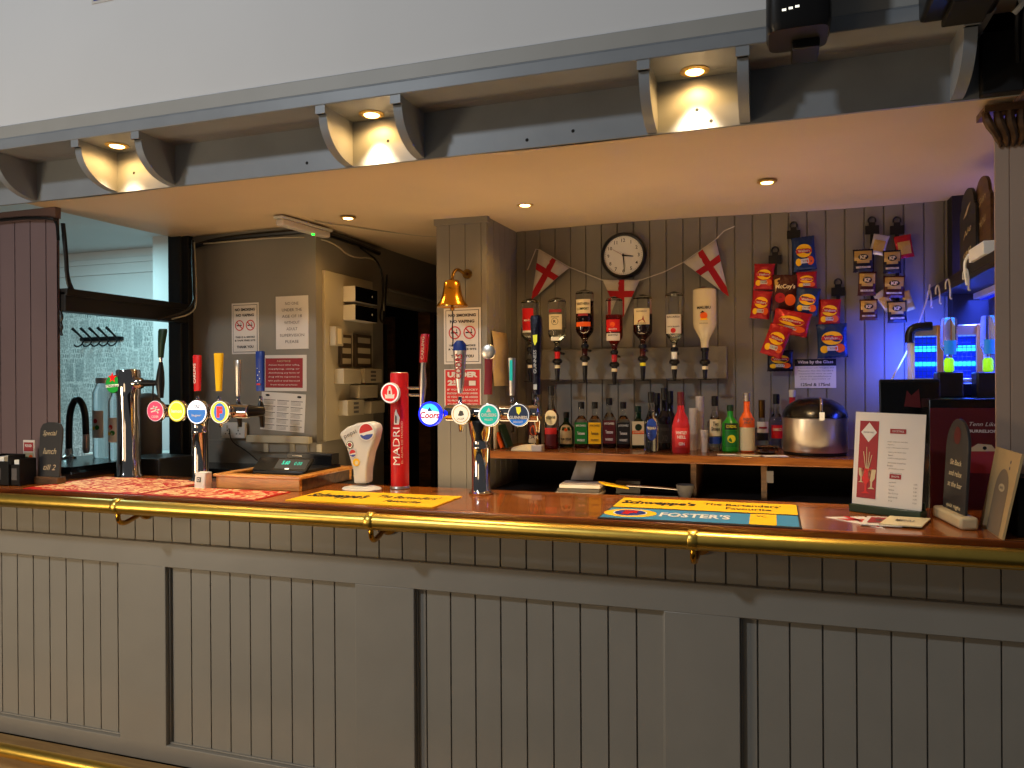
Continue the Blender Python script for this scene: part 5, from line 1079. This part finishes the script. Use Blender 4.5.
def kp(d, mp, W, H, low='brown_foil'):
    d.rect(0, H*.22, W*.84, H*.42, 'gold_foil', mp, 1, 10, 8); d.rect(0, -.04*H, W*.6, H*.12, 'gold_foil', mp, 1, 8, 3); d.disc(0, H*.16, W*.25, 'ink', mp, 3, H*.13, 16); d.text('KP', 0, H*.16, W*.32, H*.16, 'cream', mp, 5, .05); d.rect(0, -H*.28, W*.7, H*.08, 'skin_paper', mp, 1, 4); d.text('NUTS', 0, -H*.28, W*.4, H*.06, 'ink', mp, 2, 0)
red, blu, brn, nav = 'red_foil', 'blue_foil', 'brown_foil', 'navy_foil'
W_ = walkers
for args in [
 (764, 277, 20, 26, .05, red, 'red crisp packet at the top left of the crisp strips', W_, 1.560),
 (761, 305, 19, 28, .12, red, 'red crisp packet under the top left one', W_, 1.548),
 (785, 293, 25, 36, .04, brn, 'dark brown crisp packet with cream name between the two strips', mccoys, 1.545),
 (804, 254, 22, 34, -.08, blu, 'blue crisp packet at the top of the second strip', W_, 1.560),
 (806.5, 281, 20, 18, .0, red, 'short red crisp packet between the two blue ones', W_, 1.548),
 (807, 302, 23, 28, .12, blu, 'blue crisp packet in the middle of the second strip', W_, 1.528),
 (791, 323, 36, 24, .22, red, 'wide tilted red crisp packet below the brown one', W_, 1.505),
 (780, 361, 25, 21, .0, nav, 'dark navy crisp packet at the bottom of the left strip', W_, 1.555),
 (776, 341, 22, 32, .35, red, 'steeply tilted red crisp packet above the navy bottom one', W_, 1.478),
 (829.5, 313, 21, 27, .04, red, 'red crisp packet at the top of the right crisp strip', W_, 1.560),
 (832, 341, 29, 34, -.03, blu, 'large blue crisp packet at the bottom of the right crisp strip', W_, 1.545)]:
    bag(*args[:8], y=args[8])
NG = 'nut packets on the wall'
for args in [
 (879, 245, 15, 20, .25, 'silver_foil', 'pale upturned nut packet hanging at the top of the left nut strip', 1.560), (863, 261, 19, 23, .0, nav, 'gold and black nut packet at the left of the top row', 1.550),
 (867, 284, 17, 24, .04, brn, 'gold and brown nut packet in the middle of the left nut strip', 1.550), (868.5, 310, 17, 21, .0, brn, 'gold and brown nut packet at the bottom of the left nut strip', 1.550),
 (904, 247, 16, 23, -.15, red, 'red topped silver nut packet at the top right of the nut strips', 1.560), (892, 262, 17, 23, .0, nav, 'dim gold and black nut packet at the top of the right nut strip', 1.550),
 (894, 287, 20, 22, .03, brn, 'gold and brown nut packet in the middle of the right nut strip', 1.550), (885, 301, 12, 21, -.6, 'silver_foil', 'pale sideways nut packet tucked between the two nut strips', 1.560),
 (908, 301, 9, 20, -.3, 'gold_foil', 'narrow gold nut packet seen edge on at the right of the nut strips', 1.560), (897, 312, 18, 22, -.02, nav, 'gold and blue nut packet at the bottom of the right nut strip', 1.545)]:
    m_ = args[5]
    bag(*args[:7], (lambda d, mp, W, H: d.rect(0, -H*.05, W*.7, H*.55, 'gold_foil', mp, 1, 4, 4)) if m_ in ('silver_foil', red) else (lambda d, mp, W, H: None) if m_ == 'gold_foil' else kp, y=args[7], name='nut_packet', cat='nuts', group=NG, th_=.020)
for px, t_, b_, lb in [(775, 248, 362, 'hanging strip holding the left crisp packets'), (793.5, 223, 330, 'hanging strip holding the middle crisp packets'), (838, 280, 356, 'hanging strip holding the right crisp packets'), (872, 218, 315, 'hanging strip holding the left nut packets'), (897, 218, 312, 'hanging strip holding the right nut packets')]:
    a = PY(px, t_, 1.585); zb_ = PY(px, b_, 1.585).z; th = thing('hanging_strip', 'black '+lb, 'strip', (a.x, 1.588, a.z), group='black hanging strips on the back wall')
    Hs = a.z-zb_; MB().bx(-.008, .008, -.002, .002, -Hs, -.02, 'black_plastic').build('strip', th)
    t = MB(); t.bx(-.030, .030, -.004, .003, -.075, -.035, 'black_plastic'); t.bx(-.014, .014, -.004, .003, -.035, -.02, 'black_plastic'); t.tube([(-.014, 0, -.02), (-.016, 0, -.004), (0, 0, .008), (.016, 0, -.004), (.014, 0, -.02)], .004, 'black_plastic', 8, 2); t.build('hanger', th)

# =================================================================== RIGHT HAND SIDE
# high dark shelf running towards the front with hooks, papers and two chalkboards
zs0 = PY(925, 297, 1.58).z
th = thing('high_shelf', 'dark high shelf running forward along the right side above the blue light', 'shelf', (.84, .95, zs0))
MB().bx(-.165, .18, -.60, .62, 0, .035, 'dark_wood_paint').build('shelf_board', th, bevel=.003)
MB().bx(-.165, -.145, -.60, .62, -.018, 0, 'dark_wood_paint').build('edge_lip', th)
for y in (1.50, 1.32, 1.12, .82):
    t = MB(); y_ = y-.95; t.tube([(-.172, y_+.035, -.012), (-.174, y_+.03, .012), (-.172, y_, .024), (-.174, y_-.04, .014), (-.172, y_-.05, -.03), (-.170, y_-.03, -.055), (-.168, y_-.045, -.06)], .0035, 'white_plastic', 8, 2); o = t.build('shelf_clip', th)
for k, (x0, x1, t_, lb, ws) in enumerate([(975, 992, 176, 'dark brown round-topped chalkboard, the taller one on the high shelf', ['Gin', 'menu']), (961, 977, 188, 'dark round-topped chalkboard nearer the back wall on the high shelf', ['1', 'Ale', 'tap'])]):
    X = .70-.012*k; a = PX(x0, 245, X); b = PX(x1, 245, X); zc_ = min(PX((x0+x1)/2, t_, X).z, 2.345); H = zc_-(zs0+.036); w2 = abs(a.y-b.y)/2
    th = thing('chalkboard', lb, 'chalkboard', (X, (a.y+b.y)/2, zs0+.0355), -PI/2, 'chalkboards on the high shelf')
    pts = [(-w2, 0), (w2, 0), (w2, H*.72), (w2*.86, H*.76)]+[(w2*.8*math.cos(a_), H*.78+H*.22*math.sin(a_)) for a_ in [PI*k_/12 for k_ in range(0, 13)]]+[(-w2*.86, H*.76), (-w2, H*.72)]
    t = MB(); mp = flat((0, 0, 0)); t.prism(pts, 'dark_carved_wood' if k == 0 else 'charcoal', mp, -.006, .004); o = t.build('board', th)
    for q_i, s_ in enumerate(ws): MB().text(s_, 0, H*(.72-.27*q_i), w2*1.0, H*.08, 'skin_paper', flat((0, -.004, 0)), 2, 0, .2, .2).build('chalk_writing', o)
t = MB(); t.bx(0, .2, -.10, .10, 0, .045, 'white'); t.tube([(.002, .10, .03), (-.006, .13, .01), (.0, .15, -.03), (.01, .17, -.07)], .006, 'white', 8, 2); tag(t.build('folded_papers', loc=(.665, .66, zs0+.036), bevel=.003), 'white folded papers on the front end of the high shelf', 'papers')

# blue-lit unit
def ry(px, py, y): q = PY(px, py, y); return q
YF = 1.30; a = PY(911, 380, YF); b = PY(985, 380, YF); zt_ = PY(950, 325, YF).z; zb_ = PY(950, 380, YF).z
bot = .02; th = thing('drinks_fridge', 'black back bar cabinet in the right corner with a flat top under the blue lamp', 'cabinet', ((a.x+b.x)/2+.03, 1.30, bot))
wf = b.x-a.x+.10; MB().bx(-wf/2, wf/2, -.16, .20, 0, zb_-bot-.012, 'black_plastic').build('body', th, bevel=.006)
t = MB(); t.bx(-wf/2+.02, wf/2-.02, -.166, -.16, .03, zb_-bot-.06, 'black_gloss'); t.build('door', th)
t = MB(); t.bx(.03, .13, -.172, -.166, zb_-bot-.055, zb_-bot-.018, 'white'); t.build('white_panel', th)
th = thing('insect_killer_lamp', 'grey framed unit with two glowing blue tubes behind bars', 'lamp', ((a.x+b.x)/2, YF, zb_-.011)); w_ = b.x-a.x; h_ = zt_-zb_+.011
t = MB(); t.bx(-w_/2, w_/2, 0, .10, 0, .018, 'brushed_steel').bx(-w_/2, w_/2, 0, .10, h_-.045, h_, 'brushed_steel').bx(-w_/2, -w_/2+.016, 0, .10, 0, h_, 'white_plastic').bx(w_/2-.016, w_/2, 0, .10, 0, h_, 'white_plastic').bx(-w_/2, w_/2, .09, .10, 0, h_, 'brushed_steel'); o = t.build('frame', th, bevel=.003)
t = MB(); t.tube([(-w_/2-.006, -.004, h_*.70), (-w_/2-.006, -.004, h_-.03), (-w_/2+.012, -.004, h_-.005), (-w_/2+.08, -.004, h_-.002)], .018, 'black_plastic', 12, 2); t.build('corner_hose', th)
MB().bx(-w_/2+.016, w_/2-.016, .084, .089, .02, h_-.045, 'uv_panel').build('back_panel', th)
for f_ in (.33, .60):
    MB().lathe([(.012, -w_/2+.02), (.012, w_/2-.02)], 'uv_tube', 14, (0, .055, h_*f_), 'x').build('blue_tube', th)
t = MB()
for k in range(9): t.lathe([(.0016, -w_/2+.016), (.0016, w_/2-.016)], 'blue', 6, (0, .012, .03+k*(h_-.085)/8), 'x')
for k in range(14): t.lathe([(.0012, .02), (.0012, h_-.045)], 'blue', 6, (-w_/2+.03+k*(w_-.06)/13, .014, 0))
t.build('guard_grid', th)
mat('gold_post', (190, 130, 60), .35, .5)
for px in (941, 981): q = PY(px, 350, YF-.03); MB().bx(q.x-(a.x+b.x)/2-.012, q.x-(a.x+b.x)/2+.012, -.02, -.001, 0, h_-.0, 'gold_post').build('upright', th, bevel=.002)
light('insect_lamp_glow', 'AREA', ((a.x+b.x)/2, YF+.05, (zt_+zb_)/2), 0.5, (.05, .16, 1), .28, ((a.x+b.x)/2, 0, (zt_+zb_)/2+.3), sizey=.16)
light('insect_lamp_back_glow', 'AREA', ((a.x+b.x)/2-.04, YF+.115, (zt_+zb_)/2), 5, (.03, .08, 1), .26, ((a.x+b.x)/2-.1, 3, (zt_+zb_)/2), sizey=.18)
bl = light('blue_shelf_strip', 'AREA', (.86, 1.25, zs0-.03), 18, (.04, .08, 1), .08, None, sizey=.5); bl.data.spread = 1.9
light('blue_strip_up', 'POINT', (.90, 1.25, 2.10), .9, (.25, .18, 1), .03)
t = MB(); t.bx(.84, .88, 1.0, 1.50, zs0-.026, zs0-.001, 'white_plastic').bx(.865, .895, 1.06, 1.54, zs0-.0285, zs0-.026, 'uv_panel'); tag(t.build('strip_light', bevel=.002), 'blue strip light fixed under the high shelf', 'light')
# inverted bottles on the corner stand
for px, w_p, t_, m_, lb in [(949, 15, 318, 'black_plastic', 'inverted clear bottle with a blue label in front of the blue tubes'), (988, 13, 316, 'black_plastic', 'inverted clear bottle with a blue label against the right column')]:
    y = 1.05; c = PY(px, 362, y); zt2 = PY(px, t_, y).z; zb2 = PY(px, 372, y).z; R_ = w_p/2*mpp(c); th = thing('corner_optic', lb, 'bottle', (c.x, y, zb2), group='inverted bottles in the blue corner')
    top = zt2-zb2; H = top*.84; prof = glass_prof(R_, H, .011, .64, .22); inv = [(r, top-z) for r, z in prof][::-1]
    MB().lathe(inv, 'glass', 24).build('bottle_glass', th)
    ii = [(max(r-.003, .004), z) for r, z in inv if z < top*.5]; ii.append((ii[-1][0], top*.5)); MB().lathe(ii, 'clear_liquid', 22).build('liquid', th)
    MB().rect(0, top*.45, R_*1.6, top*.26, 'lens_blue', curved(R_+.001), 1, 8).build('bottle_label', th)
    MB().lathe([(.012, 0), (.018, .006), (.018, .045), (.012, .055)], 'neon_green', 18).build('green_measure', th)
    MB().bx(-.045, .045, -.03, .06, -.10, .0, 'black_plastic').build('dispenser_block', th, bevel=.006)
# post carrying them
a_ = PY(949, 400, 1.05); b_ = PY(988, 400, 1.05)
t = MB(); t.bx(a_.x-.05, b_.x+.08, 1.01, 1.11, 1.031, PY(949, 372, 1.05).z-.101, 'black_plastic'); tag(t.build('optic_stand', bevel=.004), 'black block stand carrying the two corner bottles', 'stand')
# till screen
y = .80; a = PY(880, 410, y); b = PY(941, 410, y); z0 = a.z; z1 = PY(905, 382, y).z
t = MB(); t.bx((a.x+b.x)/2-.05, (a.x+b.x)/2+.05, .70, .80-.001, .981, 1.0, 'black_plastic'); th = thing('till_screen', 'dark touch screen on a stand behind the drinks menu', 'screen', ((a.x+b.x)/2, .72, .981))
w_ = b.x-a.x; t = MB(); t.box((0, .09, z1-.981-.11), (w_, .022, .24), 'black_plastic', (-.12, 0, 0)); o = t.build('screen_body', th, bevel=.003)
t = MB(); mp = flat((0, .078, z1-.981-.11), (1, 0, 0), (0, .12, 1)); t.rect(0, 0, w_*.96, .22, 'black_gloss', mp, 3); t.poly([(-.02, .02), (.035, .015), (.03, .085), (.005, .06), (-.01, .08)], 'maroon', mp, 4); t.build('display', o)  # maroon shape is a red reflection painted on the screen
MB().loft([(0, 0, .05, .08, .06), (.012, 0, .05, .08, .06), (.018, 0, .09, .02, .015), (z1-.981-.15, 0, .105, .018, .012)], 'black_plastic', 20).build('stand', th)
# thin pale cable
q0 = PY(929, 285, 1.52); t = MB(); t.tube([(q0.x, 1.50, q0.z), (q0.x-.01, 1.48, q0.z-.06), (PY(911, 345, 1.45).x, 1.45, PY(911, 345, 1.45).z), (PY(890, 382, 1.40).x, 1.40, PY(890, 382, 1.40).z), (PY(880, 405, 1.35).x, 1.35, PY(880, 405, 1.35).z)], .0035, 'white_plastic', 8, 2); tag(t.build('cable'), 'thin white cable hanging from the high shelf down past the blue lamp', 'cable')
# red fronted cooler behind the chalkboard
y = .57; a = PY(929, 450, y); b = PY(1002, 450, y); zt_ = PY(960, 399, y).z; zr = PY(960, 408, y).z
th = thing('spirit_cooler', 'dark red fronted cooler with white script behind the round-topped chalkboard', 'cooler', ((a.x+b.x)/2, y+.09, .981)); w_ = b.x-a.x
MB().bx(-w_/2, w_/2, -.088, .05, 0, zt_-.981, 'black_gloss').build('body', th, bevel=.004)
t = MB(); t.bx(-w_/2+.004, w_/2-.004, -.092, -.088, .02, zr-.981, 'maroon'); o = t.build('front_panel', th)
mp = flat((0, -.092, 0)); cx = PY(981, 424, y-.002).x-(a.x+b.x)/2
MB().text('Tenn Like', cx+.006, PY(975, 424, y).z-.981, .08, .013, 'paper', mp, 2, 0, .35).build('lettering', o); MB().text('BURRELION', cx+.006, PY(975, 431, y).z-.981, .085, .010, 'paper', mp, 2, .03).build('lettering', o)
t = MB(); zc_ = PY(975, 455, y).z-.981; t.poly([(cx-.05, zc_-.06), (cx+.05, zc_-.06), (cx+.05, zc_+.02), (cx, zc_+.04), (cx-.05, zc_+.02)], 'dusty_red', mp, 1); t.poly([(cx-.045, zc_+.012), (cx+.045, zc_+.014), (cx+.03, zc_+.035), (cx-.01, zc_+.038)], 'skin_paper', mp, 2); t.disc(cx+.01, zc_+.024, .006, 'ink', mp, 3); t.build('emblem', o)

# =================================================================== LEFT SIDE: SILL, TAP, BOTTLES, FAR ROOM
ZL = 1.18
y = .62; c = PY(78, 450, y); zt_ = PY(78, 400, y).z; th = thing('spray_tap', 'black arched spray hose tap on the sill by the left pillar', 'tap', (OX-.10, y, ZL)); k = mpp(c)
ca = PY(69, 445, y).x-(OX-.10); cb = PY(86, 430, y).x-(OX-.10)
t = MB(); t.tube([(ca, 0, 0), (ca, 0, (zt_-ZL)*.5), (ca+.01, 0, (zt_-ZL)*.85), ((ca+cb)/2, 0, zt_-ZL+.02), (cb-.005, 0, (zt_-ZL)*.85), (cb, 0, (zt_-ZL)*.4)], .016, 'black_plastic', 12, 2); t.build('hose', th)
t = MB(); t.lathe([(.012, (zt_-ZL)*.10), (.017, (zt_-ZL)*.16), (.016, (zt_-ZL)*.42)], 'brushed_steel', 14, (cb, 0, 0)); t.build('spray_head', th)
MB().lathe([(.035, 0), (.035, .01), (.02, .02), (.018, .05)], 'chrome', 18, (ca, 0, 0)).build('base', th)
mat('clear_plastic', (225, 235, 240), .08, trans=.92, ior=1.2)
for px, t_, b_, wd, capm, lb, y in [(104, 378, 447, 20, 'brushed_steel', 'tall clear plastic dispenser with steel lid behind the green badge', .72), (117, 388, 452, 15, 'blue', 'clear plastic bottle with a picture label beside the chrome font', .62)]:
    c = PY(px, b_, y); R_ = wd/2*mpp(c); H = PY(px, t_, y).z-ZL; th = thing('clear_dispenser', lb, 'dispenser', (c.x, y, ZL+.0005))
    MB().lathe([(R_*.9, 0), (R_, .01), (R_, H*.82), (R_*.7, H*.9), (R_*.6, H*.94)], 'clear_plastic', 26).build('body', th)
    MB().lathe([(R_*.62, H*.93), (R_*.72, H*.935), (R_*.72, H)], capm if px == 104 else 'white_plastic', 22).build('lid', th)
    t = MB(); mp = curved(R_+.001); t.rect(0, H*.42, R_*1.6, H*.34, 'paper', mp, 1, 8); t.disc(.0, H*.46, .012, 'sign_red', mp, 2); t.disc(.01, H*.38, .012, 'green', mp, 2); t.disc(-.012, H*.37, .010, 'yellow', mp, 2); t.build('picture_label', th)
    if px == 114: MB().lathe([(R_*.5, .004), (R_*.55, H*.25), (R_*.2, H*.27)], 'blue', 18).build('blue_core', th)
c = PY(148, 440, .9); R_ = 13*mpp(c); H = PY(148, 393, .9).z-ZL; t = MB(); t.lathe([(R_*.95, 0), (R_, .008), (R_, H*.8), (R_*.88, H*.93), (R_*.5, H*.99), (.01, H)], 'grey_ink', 32); tag(t.build('grey_canister', loc=(c.x, .9, ZL)), 'grey round-topped canister behind the tall chrome font', 'canister')
# dark appliances and bench behind the counter on the left
t = MB(); t.bx(-3.0, -2.75, .56, .78, .981, 1.20, 'black_plastic'); tag(t.build('glass_washer', bevel=.006), 'black boxy appliance behind the counter left of the tall chrome font', 'appliance')
th = thing('rear_bench', 'dark bench with black gloss top along the left wall', 'bench', (-2.6, .93, 0))
MB().bx(-.40, .38, -.10, .13, 0, 1.10, 'black_matt').build('carcass', th); MB().bx(-.41, .39, -.12, .135, 1.10, 1.13, 'black_gloss').build('top', th, bevel=.003)
# coat hooks on the far wall
YH = 2.45; a = PY(82, 339, YH); b = PY(124, 339, YH); th = thing('coat_hook_rail', 'black five-hook coat rail on the patterned far wall', 'coat hooks', ((a.x+b.x)/2, YH-.001, (a.z+b.z)/2)); w_ = b.x-a.x
t = MB(); t.loft([(-.022, 0, 0, w_/2, .016), (-.001, 0, 0, w_/2, .018)], 'black_plastic', 28, .3, axis='y'); t.build('rail', th)
for i in range(5):
    x = -w_/2+w_*(i+.5)/5+.005
    t = MB(); t.tube([(x, -.02, -.01), (x-.005, -.06, .03), (x-.03, -.11, .085)], [.009, .008, .011], 'black_plastic', 8, 1); t.tube([(x, -.02, 0), (x+.0, -.05, -.05), (x-.012, -.085, -.065), (x-.02, -.10, -.045)], .006, 'black_plastic', 8, 1); t.build('hook', th)
# pale ledge under the far window side
t = MB(); a = PY(140, 452, 1.6); t.bx(a.x-.3, -3.3, 1.45, 1.75, a.z-.03, a.z, 'white').bx(a.x-.25, -3.35, 1.5, 1.7, 0, a.z-.03, 'upper_wall_paint'); tag(t.build('side_room_table', bevel=.004), 'pale narrow worktop in the room beyond the side opening', 'table')

# =================================================================== ON THE FRONT WALL
y = -.20; a = PY(766, 30, y); b = PY(832, 30, y); zb_ = PY(800, 31, y).z
th = thing('wall_speaker', 'black loudspeaker hung on the upper wall right of the lit bays', 'speaker', ((a.x+b.x)/2, y, zb_)); w_ = b.x-a.x
t = MB(); t.loft([(0, 0, .05, w_*.46, .075), (.02, 0, .05, w_*.5, .085), (.40, 0, .05, w_*.5, .085)], 'black_plastic', 36, .35); t.build('cabinet', th)
t = MB(); mp = flat((-.02, -.036, .045), (1, 0, 0)); [t.rect(k*.016-.016, k*.002, .010, .006, 'white_led', mp, 2) for k in range(3)]; t.build('badge_mark', th)
MB().bx(-.015, .055, .06, .17, -.02, .01, 'black_plastic').build('bracket', th, bevel=.003)
y = -.22; a = PY(932, 5, y); b = PY(1015, 5, y); zb_ = PY(970, -14, y).z; th = thing('wall_speaker', 'black box on the upper wall at the top right corner', 'speaker', ((a.x+b.x)/2, y, zb_)); w_ = b.x-a.x
MB().bx(-w_/2, w_/2, 0, .19, .0, .35, 'black_plastic').build('cabinet', th, bevel=.012); MB().bx(-w_*.2, w_*.35, .03, .18, -.02, 0, 'black_matt').build('bracket', th, bevel=.004)
t = MB()
for k in range(4): t.tube([(.60+.02*k, .0, 2.62), (.62+.012*k, -.03, 2.56), (.61+.018*k, -.02, 2.50), (.63+.01*k, .04, 2.40)], .006, 'black_plastic', 6, 2)
t.tube([(.60, -.04, 2.50), (.615, -.05, 2.515), (.625, -.045, 2.535), (.61, -.04, 2.53)], .007, 'white_plastic', 8, 1); tag(t.build('cable_bundle'), 'tangle of dark cables with a pale plug above the right column', 'cables')
y = -.021; a = PY(92, 3, y); b = PY(112, -2, y); th = thing('blue_poster', 'blue poster with white border whose lower edge shows at the top left', 'poster', ((a.x+b.x)/2+.005, y, PY(92, 4.5, y).z))
w_ = b.x-a.x+.01; o = MB().bx(-w_/2, w_/2, -.002, 0, 0, .30, 'paper').build('sheet', th); MB().rect(.004, .155, w_-.012, .29, 'blue', flat((0, -.002, 0)), 1).build('print', o)
